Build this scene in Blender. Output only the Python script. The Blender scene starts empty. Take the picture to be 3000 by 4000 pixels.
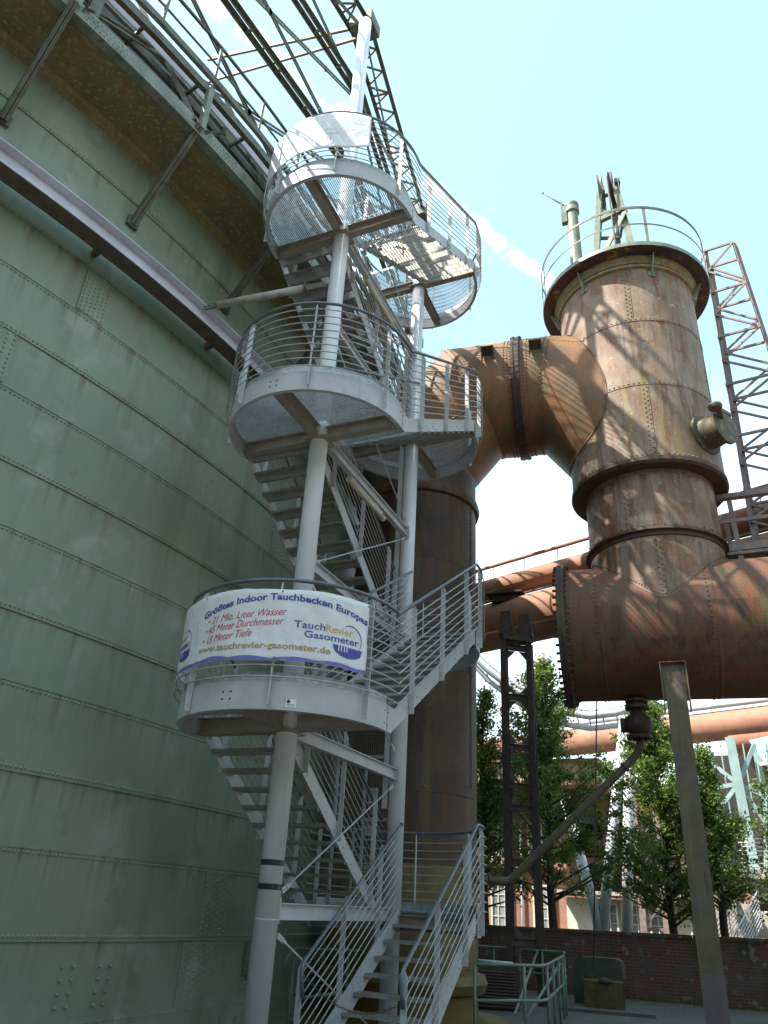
import bpy, math, random
from mathutils import Vector, Matrix, noise
R=math.radians; sin=math.sin; cos=math.cos; pi=math.pi
random.seed(7)
sc=bpy.context.scene; col=sc.collection

# ---------------------------------------------------------------- camera
CAM=Vector((4.80645,-8.04500,-0.13922))
YAW,PITCH,ROLL,FPX=-0.430814,0.483622,0.0599051,2950.59
_f=Vector((sin(YAW)*cos(PITCH),cos(YAW)*cos(PITCH),sin(PITCH)))
_r=Vector((cos(YAW),-sin(YAW),0)); _u=_r.cross(_f)
_r2=_r*cos(ROLL)+_u*sin(ROLL); _u2=_u*cos(ROLL)-_r*sin(ROLL)
cd=bpy.data.cameras.new("camera"); cam=bpy.data.objects.new("camera",cd); col.objects.link(cam)
cam.matrix_world=Matrix(((_r2.x,_u2.x,-_f.x,CAM.x),(_r2.y,_u2.y,-_f.y,CAM.y),(_r2.z,_u2.z,-_f.z,CAM.z),(0,0,0,1)))
cd.sensor_fit='HORIZONTAL'; cd.sensor_width=36; cd.lens=36*FPX/3000; cd.clip_start=.05; cd.clip_end=3000
sc.camera=cam
# ---------------------------------------------------------------- light
SUN_AZ=R(-131); SUN_EL=R(51)          # azimuth from +Y towards +X
SUN=Vector((sin(SUN_AZ)*cos(SUN_EL),cos(SUN_AZ)*cos(SUN_EL),sin(SUN_EL)))
w=bpy.data.worlds.new("World"); sc.world=w; w.use_nodes=True; nt=w.node_tree; nt.nodes.clear()
wo=nt.nodes.new('ShaderNodeOutputWorld'); bg=nt.nodes.new('ShaderNodeBackground'); sky=nt.nodes.new('ShaderNodeTexSky')
sky.sky_type='NISHITA'; sky.sun_disc=False; sky.sun_elevation=SUN_EL; sky.sun_rotation=SUN_AZ%(2*pi)
sky.air_density=1.0; sky.dust_density=2.2; sky.ozone_density=1.0
bg.inputs[1].default_value=.13
def wn(t,**k):
    n=nt.nodes.new(t)
    for a,b in k.items(): setattr(n,a,b)
    return n
# thin high cloud and the broken vapour trail
tc=wn('ShaderNodeTexCoord')
def wdot(v):
    n=wn('ShaderNodeVectorMath',operation='DOT_PRODUCT'); nt.links.new(tc.outputs['Generated'],n.inputs[0]); n.inputs[1].default_value=v; return n.outputs['Value']
def wmath(op,a,b=None,c=None):
    n=wn('ShaderNodeMath',operation=op)
    for i,x in enumerate((a,b,c)):
        if x is None: continue
        if isinstance(x,(int,float)): n.inputs[i].default_value=x
        else: nt.links.new(x,n.inputs[i])
    return n.outputs[0]
def ang(az,el): return Vector((sin(R(az))*cos(R(el)),cos(R(az))*cos(R(el)),sin(R(el))))
t0,t1=ang(-16.6,48.5),ang(4.8,30.5)     # two bearings along the vapour trail
tn=t0.cross(t1).normalized()
nz=wn('ShaderNodeTexNoise'); nz.inputs['Scale'].default_value=26; nz.inputs['Detail'].default_value=5
nt.links.new(tc.outputs['Generated'],nz.inputs['Vector'])
dist=wmath('ABSOLUTE',wmath('ADD',wdot(tn),wmath('MULTIPLY',wmath('SUBTRACT',nz.outputs[0],.5),.03)))
trail=wmath('SUBTRACT',1.0,wmath('DIVIDE',dist,.011))
trail=wmath('MINIMUM',wmath('MAXIMUM',trail,0),1)
trail=wmath('MULTIPLY',trail,wmath('MINIMUM',wmath('MAXIMUM',wmath('MULTIPLY',wmath('SUBTRACT',nz.outputs[0],.36),5),0),1))
trail=wmath('MULTIPLY',trail,.50)
nz2=wn('ShaderNodeTexNoise'); nz2.inputs['Scale'].default_value=3.2; nz2.inputs['Detail'].default_value=6
mp=wn('ShaderNodeMapping'); mp.inputs['Scale'].default_value=(1,1,3.2); nt.links.new(tc.outputs['Generated'],mp.inputs['Vector']); nt.links.new(mp.outputs[0],nz2.inputs['Vector'])
sep=wn('ShaderNodeSeparateXYZ'); nt.links.new(tc.outputs['Generated'],sep.inputs[0])
low=wmath('MINIMUM',wmath('MAXIMUM',wmath('DIVIDE',wmath('SUBTRACT',.60,sep.outputs['Z']),.22),0),1)
haz=wmath('MULTIPLY',low,wmath('ADD',.55,wmath('MULTIPLY',nz2.outputs[0],.8)))
cl=wmath('MINIMUM',wmath('MAXIMUM',trail,wmath('MULTIPLY',haz,.5)),1)
mx=wn('ShaderNodeMix',data_type='RGBA'); nt.links.new(cl,mx.inputs['Factor'])
veil=wn('ShaderNodeMix',data_type='RGBA'); veil.inputs[0].default_value=.34; nt.links.new(sky.outputs[0],veil.inputs[6]); veil.inputs[7].default_value=(4.6,8.1,9.2,1)
nt.links.new(veil.outputs[2],mx.inputs[6]); mx.inputs[7].default_value=(9.2,10.2,11.0,1)
nt.links.new(mx.outputs[2],bg.inputs[0]); nt.links.new(bg.outputs[0],wo.inputs[0])
sd=bpy.data.lights.new("sun",'SUN'); sd.energy=5.0; sd.angle=R(.53); sd.color=(1,.95,.87)
so=bpy.data.objects.new("sun",sd); col.objects.link(so); so.rotation_euler=SUN.to_track_quat('Z','Y').to_euler()
sc.view_settings.view_transform='Standard'; sc.view_settings.look='None'; sc.view_settings.gamma=1; sc.view_settings.exposure=1.2
sc.cycles.max_bounces=8; sc.cycles.diffuse_bounces=5; sc.cycles.sample_clamp_indirect=6

# ---------------------------------------------------------------- materials
def M(name,c1,c2=None,rough=.6,metal=0,scale=3,thr=(.4,.65),bump=0,bscale=40,streak=None,patch=None,extra=None,trans=0,detail=6,spec=.4):
    m=bpy.data.materials.new(name); m.use_nodes=True; t=m.node_tree; b=t.nodes['Principled BSDF']
    b.inputs['Roughness'].default_value=rough; b.inputs['Metallic'].default_value=metal; b.inputs['Specular IOR Level'].default_value=spec
    b.inputs['Base Color'].default_value=(*c1,1)
    L=t.links.new; g=t.nodes.new('ShaderNodeNewGeometry'); pos=g.outputs['Position']; cur=None
    def nse(sc_,vec=None,det=detail,ro=.6):
        n=t.nodes.new('ShaderNodeTexNoise'); n.inputs['Scale'].default_value=sc_; n.inputs['Detail'].default_value=det; n.inputs['Roughness'].default_value=ro
        L(vec or pos,n.inputs['Vector']); return n.outputs[0]
    def ramp(x,a,bb):
        n=t.nodes.new('ShaderNodeMapRange'); n.inputs[1].default_value=a; n.inputs[2].default_value=bb; L(x,n.inputs[0]); return n.outputs[0]
    def mix(f,a,bb):
        n=t.nodes.new('ShaderNodeMix'); n.data_type='RGBA'; L(f,n.inputs[0])
        for i,x in ((6,a),(7,bb)):
            if isinstance(x,tuple): n.inputs[i].default_value=(*x,1)
            else: L(x,n.inputs[i])
        return n.outputs[2]
    def mapv(s):
        n=t.nodes.new('ShaderNodeMapping'); n.inputs['Scale'].default_value=s; L(pos,n.inputs['Vector']); return n.outputs[0]
    if c2: cur=mix(ramp(nse(scale),*thr),c1,c2)
    if streak:
        for (c,s,a,bb) in streak:
            cur=mix(ramp(nse(1,mapv(s)),a,bb),cur or c1,c)
    if patch:
        for (c,s,a,bb) in patch:
            cur=mix(ramp(nse(s),a,bb),cur or c1,c)
    if extra: cur=extra(t,L,pos,cur or c1,mix,ramp,nse)
    if cur: L(cur,b.inputs['Base Color'])
    if bump:
        bn=t.nodes.new('ShaderNodeBump'); bn.inputs['Strength'].default_value=bump; bn.inputs['Distance'].default_value=.02; L(nse(bscale),bn.inputs['Height']); L(bn.outputs[0],b.inputs['Normal'])
    if trans:
        tr=t.nodes.new('ShaderNodeBsdfTranslucent'); ms=t.nodes.new('ShaderNodeMixShader'); ms.inputs[0].default_value=trans
        if cur: L(cur,tr.inputs[0])
        else: tr.inputs[0].default_value=(*c1,1)
        L(b.outputs[0],ms.inputs[1]); L(tr.outputs[0],ms.inputs[2]); L(ms.outputs[0],t.nodes['Material Output'].inputs[0])
    return m
def drips(zs,colr,length=.45,lo=.52,hi=.66,sc_=(8,8,.3),amt=.75):
    def f(t,L,pos,cur,mix,ramp,nse):
        def mth(op,a,b=None):
            n=t.nodes.new('ShaderNodeMath'); n.operation=op
            for i,x in enumerate((a,b)):
                if x is None: continue
                if isinstance(x,(int,float)): n.inputs[i].default_value=x
                else: L(x,n.inputs[i])
            return n.outputs[0]
        sp=t.nodes.new('ShaderNodeSeparateXYZ'); L(pos,sp.inputs[0]); tot=None
        for z in zs:
            d=mth('SUBTRACT',z,sp.outputs['Z'])
            k=mth('MULTIPLY',mth('GREATER_THAN',d,-.004),mth('MAXIMUM',mth('SUBTRACT',1.0,mth('DIVIDE',d,length)),0))
            tot=k if tot is None else mth('MAXIMUM',tot,k)
        mp_=t.nodes.new('ShaderNodeMapping'); mp_.inputs['Scale'].default_value=sc_; L(pos,mp_.inputs['Vector'])
        n_=ramp(nse(1,mp_.outputs[0]),lo,hi); m_=mth('MULTIPLY',mth('MULTIPLY',tot,n_),amt)
        return mix(m_,cur,colr)
    return f
ZSEAM=[-.651,.258,1.017,1.961,2.744,3.691,4.478,5.421,6.207,7.119,7.93,8.75,9.659,10.62]
green=M('green_tank_paint',(.24,.295,.21),(.21,.262,.19),rough=.5,scale=.7,bump=.35,bscale=1.6,streak=[((.185,.22,.15),(2.2,2.2,.25),.5,.72),((.30,.33,.26),(5,5,.35),.58,.85),((.20,.165,.10),(7,7,.5),.68,.80)],patch=[((.17,.10,.045),9,.72,.77),((.19,.20,.11),.45,.60,.74),((.31,.345,.275),1.1,.56,.68),((.20,.245,.185),2.6,.62,.66)],extra=drips(ZSEAM,(.15,.135,.085),.5))
green2=M('pale_green_paint',(.22,.245,.185),(.14,.155,.11),rough=.5,scale=4,bump=.1,patch=[((.20,.10,.05),7,.62,.68)])
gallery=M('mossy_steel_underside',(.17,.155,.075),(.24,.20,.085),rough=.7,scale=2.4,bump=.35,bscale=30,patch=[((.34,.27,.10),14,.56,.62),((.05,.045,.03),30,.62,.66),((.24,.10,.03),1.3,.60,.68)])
bell=M('dark_blue_grey_steel',(.055,.075,.09),(.09,.12,.12),rough=.45,scale=1.6,streak=[((.15,.17,.10),(5,5,.6),.6,.72)],bump=.2,bscale=8)
oldgreen=M('weathered_green_steel',(.13,.145,.105),(.085,.075,.05),rough=.6,scale=5,bump=.2,patch=[((.18,.085,.04),8,.62,.68)])
purple=M('grey_girder_paint',(.60,.59,.64),(.50,.49,.53),rough=.45,scale=2)
brownfl=M('brown_girder_paint',(.10,.075,.06),(.14,.11,.09),rough=.6,scale=6)
treadm=M('brown_grey_galvanised_tread',(.33,.32,.28),(.25,.235,.20),rough=.5,metal=.2,scale=9)  # duller, browner galvanised tone for the treads
grey=M('light_grey_paint',(.50,.50,.50),(.43,.43,.42),rough=.42,scale=3.5,bump=.05,bscale=30,streak=[((.34,.32,.29),(9,9,1.1),.62,.8)],patch=[((.30,.22,.15),11,.74,.78)])
bounce_grey=M('bounce_toned_grey_paint',(.33,.29,.24),(.26,.225,.18),rough=.6,scale=4,bump=.1,streak=[((.20,.16,.12),(6,6,6),.58,.75)])  # browner grey for stair undersides: warm bounce light put into the colour
poleM=M('grey_column_paint',(.70,.71,.71),(.62,.63,.63),rough=.38,scale=1.4,streak=[((.38,.37,.36),(12,12,.5),.6,.85)],spec=.5)
darkgrey=M('handrail_grey',(.11,.125,.14),(.14,.155,.17),rough=.33,scale=8,spec=.6)
galv=M('galvanised_steel',(.42,.44,.43),(.32,.34,.33),rough=.38,metal=.35,scale=16,thr=(.45,.55),bump=.1,bscale=60)
railm=M('rail_bar_paint',(.45,.45,.46),(.36,.33,.28),rough=.4,scale=9)
bolt=M('bolt_steel',(.22,.21,.20),(.14,.10,.08),rough=.5,metal=.3,scale=20)
RS=dict(rough=.62,bump=.3,bscale=35)
rust=M('rusty_grey_brown_steel',(.185,.115,.065),(.27,.195,.135),scale=1.7,thr=(.4,.62),
  streak=[((.30,.245,.195),(2.4,2.4,.5),.56,.76),((.16,.07,.03),(4,4,.8),.54,.66),((.23,.18,.055),(5,5,.42),.56,.70),((.34,.28,.24),(6,6,.9),.60,.76),((.075,.05,.035),(10,10,.8),.56,.78)],
  patch=[((.22,.085,.035),2.4,.60,.66),((.24,.085,.035),8,.64,.68),((.06,.045,.035),22,.62,.68),((.33,.30,.25),9,.64,.68)],extra=drips([13.66,11.82,10.06,8.0,6.5],(.10,.05,.022),.9,.46,.60,(7,7,.35),.85),**RS)
rustred=M('red_rust_steel',(.15,.058,.03),(.11,.075,.045),scale=1.3,streak=[((.19,.06,.018),(2.6,2.6,.7),.52,.68),((.11,.09,.03),(5,5,.4),.54,.70),((.045,.03,.022),(9,9,.7),.58,.78)],patch=[((.27,.085,.02),1.3,.60,.72),((.04,.03,.022),24,.62,.7),((.13,.10,.03),5,.62,.68)],extra=drips([5.2,4.6],(.045,.025,.015),1.1,.46,.62,(6,6,.35),.8),**RS)
rustdark=M('dark_brown_pipe_steel',(.05,.03,.02),(.08,.05,.033),scale=1.1,streak=[((.115,.095,.03),(2.2,2.2,.35),.54,.70),((.105,.042,.018),(4,4,.5),.56,.74)],patch=[((.025,.018,.015),18,.60,.68),((.10,.05,.022),2.5,.6,.7)],extra=drips([8.3,6.48,4.2,1.81],(.12,.055,.02),.9,.47,.62,(7,7,.3),.8),**RS)
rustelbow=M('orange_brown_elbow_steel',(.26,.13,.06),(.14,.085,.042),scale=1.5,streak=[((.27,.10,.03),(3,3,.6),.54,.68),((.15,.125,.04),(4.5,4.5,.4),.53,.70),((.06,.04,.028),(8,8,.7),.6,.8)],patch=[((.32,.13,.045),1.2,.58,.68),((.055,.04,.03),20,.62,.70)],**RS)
rustfar=M('pale_rust_pipe_steel',(.33,.165,.10),(.26,.125,.075),scale=1.3,rough=.7,bump=.1,bscale=20,patch=[((.40,.25,.17),1.0,.58,.72)])  # paler orange-brown rust for the far steelwork
yellow=M('dirty_yellow_paint',(.165,.115,.025),(.10,.07,.022),scale=2.2,rough=.6,bump=.1,streak=[((.16,.13,.05),(6,6,.6),.56,.76)])
leadm=M('mossy_leg_paint',(.12,.10,.055),(.085,.068,.045),scale=3,rough=.6,bump=.2,bscale=30,streak=[((.14,.125,.05),(6,6,.7),.54,.70),((.085,.062,.06),(4,4,.6),.54,.68),((.04,.035,.025),(12,12,1),.62,.74)])
purplegrey=M('purple_grey_paint',(.13,.10,.10),(.10,.08,.08),rough=.6)
mastm=M('brown_violet_lattice_paint',(.26,.19,.17),(.18,.13,.115),rough=.6,scale=6)
steelbrown=M('dark_trestle_steel',(.06,.047,.036),(.095,.075,.058),rough=.6,scale=4,bump=.15)
railgreen=M('pale_green_rail_paint',(.17,.235,.175),(.12,.17,.125),rough=.45,scale=5)
white=M('banner_white_vinyl',(.86,.86,.85),(.80,.79,.75),rough=.45,scale=2.5,bump=.7,bscale=7,trans=.12)
inkblue=M('banner_blue_print',(.07,.085,.30),rough=.5); inkred=M('banner_red_print',(.50,.06,.06),rough=.5); inkgold=M('banner_gold_print',(.58,.44,.12),rough=.5); inkgrey=M('banner_dark_print',(.10,.12,.20),rough=.5)
inkfade=M('faded_violet_print',(.45,.42,.66),rough=.5); inkwave=M('banner_violet_print',(.16,.17,.46),rough=.5); inkpaper=M('print_white',(.8,.8,.8),rough=.5)
black=M('black_tape',(.02,.02,.025),rough=.4)
ground_m=M('concrete_yard',(.12,.11,.095),(.085,.08,.068),scale=1.1,rough=.85,bump=.3,bscale=25,patch=[((.08,.085,.06),2.5,.6,.72)])
concrete=M('stained_concrete',(.44,.39,.31),(.36,.31,.25),scale=1.5,rough=.85,streak=[((.26,.22,.17),(3,3,.4),.55,.75)])
concrete_dark=M('sky_blocker_concrete',(.12,.12,.11),(.08,.08,.075),scale=.6,rough=.85)
whitewall=M('cream_render',(.62,.58,.48),(.52,.48,.40),rough=.8,scale=2)
whitetube=M('white_tube_paint',(.56,.57,.59),(.46,.46,.47),rough=.4,scale=2)
glass=M('window_glass',(.16,.19,.20),(.26,.28,.27),rough=.15,scale=1.4,spec=.8)
dark=M('dark_interior',(.03,.025,.022),(.05,.04,.035),rough=.8)
tealm=M('pale_turquoise_steel',(.28,.40,.375),(.22,.32,.30),rough=.5)
trunkm=M('bark',(.06,.05,.035),(.09,.075,.05),rough=.9,scale=9,bump=.5)
cageM=M('cage_grey_paint',(.36,.39,.41),(.30,.33,.34),rough=.5)
wire=M('cage_wire',(.22,.22,.17),(.16,.15,.12),rough=.5)
tube=M('lamp_cover_plastic',(.52,.47,.36),(.45,.40,.30),rough=.35)
chainm=M('rusty_chain',(.16,.07,.045),(.10,.06,.05),rough=.7,metal=.3)
def brickmat(name,c1,c2,mort,scale=4.2,moss=False):
    m=bpy.data.materials.new(name); m.use_nodes=True; t=m.node_tree; b=t.nodes['Principled BSDF']; L=t.links.new
    g=t.nodes.new('ShaderNodeNewGeometry'); s=t.nodes.new('ShaderNodeSeparateXYZ'); c=t.nodes.new('ShaderNodeCombineXYZ'); L(g.outputs['Position'],s.inputs[0])
    L(s.outputs['X'],c.inputs['X']); L(s.outputs['Z'],c.inputs['Y'])
    k=t.nodes.new('ShaderNodeTexBrick'); k.inputs['Scale'].default_value=scale; k.inputs['Color1'].default_value=(*c1,1); k.inputs['Color2'].default_value=(*c2,1); k.inputs['Mortar'].default_value=(*mort,1); k.inputs['Mortar Size'].default_value=.018
    k.inputs['Brick Width'].default_value=1.0; k.inputs['Row Height'].default_value=.32
    n=t.nodes.new('ShaderNodeTexNoise'); n.inputs['Scale'].default_value=1.7; n.inputs['Detail'].default_value=6; L(g.outputs['Position'],n.inputs['Vector'])
    mr=t.nodes.new('ShaderNodeMapRange'); mr.inputs[1].default_value=.42; mr.inputs[2].default_value=.7; L(n.outputs[0],mr.inputs[0])
    x=t.nodes.new('ShaderNodeMix'); x.data_type='RGBA'; L(mr.outputs[0],x.inputs[0]); L(k.outputs['Color'],x.inputs[6]); x.inputs[7].default_value=(*[v*.45+.02 for v in mort],1)
    L(c.outputs[0],k.inputs['Vector'])
    def lay(src,scale_,lo,hi,colr):
        n2=t.nodes.new('ShaderNodeTexNoise'); n2.inputs['Scale'].default_value=scale_; n2.inputs['Detail'].default_value=8; L(g.outputs['Position'],n2.inputs['Vector'])
        m2=t.nodes.new('ShaderNodeMapRange'); m2.inputs[1].default_value=lo; m2.inputs[2].default_value=hi; m2.inputs[4].default_value=.8; L(n2.outputs[0],m2.inputs[0])
        x2=t.nodes.new('ShaderNodeMix'); x2.data_type='RGBA'; L(m2.outputs[0],x2.inputs[0]); L(src,x2.inputs[6]); x2.inputs[7].default_value=(*colr,1); return x2.outputs[2]
    out=x.outputs[2]
    if moss: out=lay(lay(lay(out,.8,.56,.66,(.05,.065,.03)),5,.60,.68,(.24,.22,.20)),2.6,.58,.66,(.17,.06,.05))
    L(out,b.inputs['Base Color']); b.inputs['Roughness'].default_value=.9
    bn=t.nodes.new('ShaderNodeBump'); bn.inputs['Strength'].default_value=.4; bn.inputs['Distance'].default_value=.01; L(k.outputs['Fac'],bn.inputs['Height']); bn.invert=True; L(bn.outputs[0],b.inputs['Normal'])
    return m
brick_old=brickmat('old_mossy_brick',(.15,.06,.045),(.085,.05,.04),(.20,.185,.15),moss=True)
brick_red=brickmat('red_brick_facade',(.36,.145,.085),(.29,.115,.07),(.34,.25,.19))
def leafmat(name,a,b):
    return M(name,a,b,rough=.55,scale=1.2,thr=(.4,.6),trans=.35,spec=.3,patch=[(tuple(v*1.5 for v in a),6,.55,.7)])
leaf1=leafmat('leaf_green',(.115,.18,.033),(.18,.25,.05)); leaf2=leafmat('leaf_light_green',(.11,.18,.035),(.16,.24,.05))

# ---------------------------------------------------------------- mesh helpers
class MB:
    def __init__(s): s.v=[]; s.f=[]; s.sm=[]
    def add(s,vs,fs,smooth=False):
        o=len(s.v); s.v.extend([tuple(x) for x in vs]); s.f.extend([tuple(i+o for i in f) for f in fs]); s.sm.extend([smooth]*len(fs)); return s
    def box(s,c,d,m=None):
        c=Vector(c); x,y,z=[k/2 for k in d]
        vs=[Vector(p) for p in ((-x,-y,-z),(x,-y,-z),(x,y,-z),(-x,y,-z),(-x,-y,z),(x,-y,z),(x,y,z),(-x,y,z))]
        if m: vs=[m@v for v in vs]
        return s.add([v+c for v in vs],[(0,3,2,1),(4,5,6,7),(0,1,5,4),(1,2,6,5),(2,3,7,6),(3,0,4,7)])
    def frame(s,a,b,up=(0,0,1)):
        a=Vector(a); b=Vector(b); d=b-a; l=d.length; d/=l; up=Vector(up)
        if abs(d.dot(up))>.98: up=Vector((0,1,0)) if abs(d.y)<.9 else Vector((1,0,0))
        sx=d.cross(up).normalized(); sz=sx.cross(d)
        return a,b,d,sx,sz,l
    def bar(s,a,b,wd,h,up=(0,0,1)):
        a,b,d,sx,sz,l=s.frame(a,b,up); m=Matrix((sx,d,sz)).transposed()
        return s.box((a+b)/2,(wd,l,h),m)
    def ibeam(s,a,b,wd,h,up=(0,0,1),t=.012):
        a,b,d,sx,sz,l=s.frame(a,b,up)
        s.bar(a,b,t,h-2*t,up)
        for k in (1,-1): s.bar(a+sz*k*(h/2-t/2),b+sz*k*(h/2-t/2),wd,t,up)
        return s
    def angle(s,a,b,wd,up=(0,0,1),t=.01):
        a,b,d,sx,sz,l=s.frame(a,b,up)
        s.bar(a,b,t,wd,up); s.bar(a+sz*(wd/2)+sx*(wd/2+t/2),b+sz*(wd/2)+sx*(wd/2+t/2),wd,t,up); return s
    def tube(s,pts,r,n=8,closed=False,cap=True):
        pts=[Vector(p) for p in pts]; N=len(pts); rs=r if isinstance(r,(list,tuple)) else [r]*N
        ring=[]; prev=None; vs=[]
        for i,p in enumerate(pts):
            if closed: t=(pts[(i+1)%N]-pts[i-1])
            else: t=(pts[min(i+1,N-1)]-pts[max(i-1,0)])
            if t.length<1e-9: t=Vector((0,0,1))
            t.normalize()
            k=1.0
            if 0<i<N-1 or closed:
                d1=(p-pts[i-1]).normalized(); k=1/max(.5,abs(t.dot(d1)))
            if prev is None:
                u=t.cross(Vector((0,0,1)));
                if u.length<.05: u=t.cross(Vector((1,0,0)))
            else: u=prev-t*prev.dot(t)
            u.normalize(); prev=u; v=t.cross(u)
            if 0<i<N-1 and k>1.001:
                d1=(pts[i]-pts[i-1]).normalized(); bn=(pts[i+1]-pts[i]).normalized()-d1; bn-=t*bn.dot(t)
                bn=bn.normalized() if bn.length>1e-6 else u
            else: bn=None
            for j in range(n):
                a=2*pi*j/n; o=(u*cos(a)+v*sin(a))*rs[i]
                if bn is not None: o=o+bn*o.dot(bn)*(k-1)
                vs.append(p+o)
        fs=[]
        for i in range(N if closed else N-1):
            for j in range(n):
                a=i*n+j; b=i*n+(j+1)%n; c=((i+1)%N)*n+(j+1)%n; d=((i+1)%N)*n+j
                fs.append((a,b,c,d))
        s.add(vs,fs,True)
        if cap and not closed:
            o=len(s.v)-len(vs)
            s.f.append(tuple(o+j for j in range(n))[::-1]); s.sm.append(False)
            s.f.append(tuple(o+(N-1)*n+j for j in range(n))); s.sm.append(False)
        return s
    def cyl(s,a,b,r,n=16): return s.tube([a,b],r,n)
    def lathe(s,prof,c=(0,0,0),n=48,a0=0,a1=360,smooth=True,axis=None):
        if smooth and len(prof)>2:      # break the shading where the profile turns sharply
            cur=[prof[0]]
            for k in range(1,len(prof)):
                cur.append(prof[k])
                if k<len(prof)-1:
                    d1=Vector((prof[k][0]-prof[k-1][0],prof[k][1]-prof[k-1][1])); d2=Vector((prof[k+1][0]-prof[k][0],prof[k+1][1]-prof[k][1]))
                    if d1.length>1e-6 and d2.length>1e-6 and d1.angle(d2)>R(38): s._lathe(cur,c,n,a0,a1,True,axis); cur=[prof[k]]
            return s._lathe(cur,c,n,a0,a1,True,axis)
        return s._lathe(prof,c,n,a0,a1,smooth,axis)
    def _lathe(s,prof,c,n,a0,a1,smooth,axis):
        full=abs(a1-a0)>=359.9; cnt=n if full else n+1; vs=[]; c=Vector(c)
        for i in range(cnt):
            a=R(a0+(a1-a0)*i/n)
            for r,z in prof:
                p=Vector((r*cos(a),r*sin(a),z)); p=axis@p if axis else p
                vs.append(c+p)
        k=len(prof); fs=[]
        for i in range(n):
            i2=(i+1)%cnt
            for j in range(k-1): fs.append((i*k+j,i2*k+j,i2*k+j+1,i*k+j+1))
        s.add(vs,fs,smooth); return s
    def dome(s,p,nrm,r,h=None,n=6):
        p=Vector(p); nrm=Vector(nrm).normalized(); u=nrm.cross(Vector((0,0,1)))
        if u.length<.1: u=nrm.cross(Vector((1,0,0)))
        u.normalize(); v=nrm.cross(u); h=h or r*.6; vs=[]
        for rr,hh in ((1,0),(.75,.65)):
            for j in range(n):
                a=2*pi*j/n; vs.append(p+(u*cos(a)+v*sin(a))*r*rr+nrm*h*hh)
        vs.append(p+nrm*h); fs=[]
        for j in range(n):
            fs.append((j,(j+1)%n,n+(j+1)%n,n+j)); fs.append((n+j,n+(j+1)%n,2*n))
        return s.add(vs,fs,True)
    def prism(s,poly,a,b):   # poly in 3D, extruded by vector
        n=len(poly); a=Vector(a); b=Vector(b)
        vs=[Vector(p)+a for p in poly]+[Vector(p)+b for p in poly]
        fs=[tuple(range(n))[::-1],tuple(range(n,2*n))]+[(i,(i+1)%n,n+(i+1)%n,n+i) for i in range(n)]
        return s.add(vs,fs)
    def build(s,name,mat,parent=None,loc=None,recalc=True):
        me=bpy.data.meshes.new(name); me.from_pydata(s.v,[],s.f); me.update()
        me.polygons.foreach_set('use_smooth',s.sm)
        if recalc:
            import bmesh
            bm=bmesh.new(); bm.from_mesh(me); bmesh.ops.recalc_face_normals(bm,faces=bm.faces); bm.to_mesh(me); bm.free()
        me.materials.append(mat); o=bpy.data.objects.new(name,me); col.objects.link(o)
        if parent:
            o.parent=parent
            if parent.type=='EMPTY': o.matrix_parent_inverse=Matrix.Translation(-parent.location)
        if loc: o.location=loc
        return o
def tag(o,label=None,cat=None,group=None,kind=None):
    if label: o['label']=label
    if cat: o['category']=cat
    if group: o['group']=group
    if kind: o['kind']=kind
    return o
def thing(name,label,cat,group=None,loc=(0,0,0)):
    o=bpy.data.objects.new(name,None); col.objects.link(o); o.empty_display_size=.1; o.location=loc
    return tag(o,label,cat,group)
def P(az,d,z): return Vector((CAM.x+d*sin(R(az)),CAM.y+d*cos(R(az)),z))
def copy_obj(o,parent,**k):
    c=o.copy(); col.objects.link(c); c.parent=parent
    for a,b in k.items(): setattr(c,a,b)
    return c
def smooth_edges(o,ang_=40):
    return o
GZ=-1.82
# ---------------------------------------------------------------- ground
g=MB(); N=24
vs=[];fs=[]
for i in range(61):
    for j in range(61):
        x=-400+i*800/60; y=-300+j*900/60; vs.append((x,y,GZ))
g.add([(-900,-600,GZ),(900,-600,GZ),(900,1400,GZ),(-900,1400,GZ)],[(0,1,2,3)])
tag(g.build('ground',ground_m),kind='structure')

# ---------------------------------------------------------------- gasometer
GC=Vector((-24.755,2.228,0)); GR=22.5
def gpt(r,a,z): return Vector((GC.x+r*cos(R(a)),GC.y+r*sin(R(a)),z))
gas=thing('gasometer','huge green riveted steel gas tank with an overhanging gallery, filling the left side','gas tank',loc=(GC.x,GC.y,GZ))
sh=MB(); A0,A1=-62,62
seams=[-.651,.258,1.017,1.961,2.744,3.691,4.478,5.421,6.207,7.119,7.93,8.75,9.659]
up=[1,0,1,0,1,0,1,0,1,0,1,1,1]      # lap edge below the rivets (1) or above (0)
lv=[GZ+.32]+seams+[10.66]
for i in range(len(lv)-1):
    off=.012*(i%2)
    sh.lathe([(GR+off,lv[i]),(GR+off,lv[i+1])],GC,124,A0,A1)
    if i: sh.lathe([(GR+.013,lv[i]),(GR-.001,lv[i])],GC,124,A0,A1,False)
    sh.lathe([(GR+off,lv[i]),(GR+off-.02,lv[i])],GC,124,A0,A1,False)
for z,u in zip(seams,up):
    zz=z+(.045 if u else -.045); a=-26
    while a<24:
        da=.155 if a>-16 else .17
        r_=.022
        sh.dome(gpt(GR+.012,a,zz),gpt(1,a,0)-gpt(0,a,0),r_,.017); a+=da
    # shadow-casting lap edge
    sh.lathe([(GR,z-.008),(GR+.022,z-.008),(GR+.022,z+.008),(GR,z+.008)],GC,124,A0,A1,False)
sh.build('shell',green,gas,recalc=False)
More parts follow.
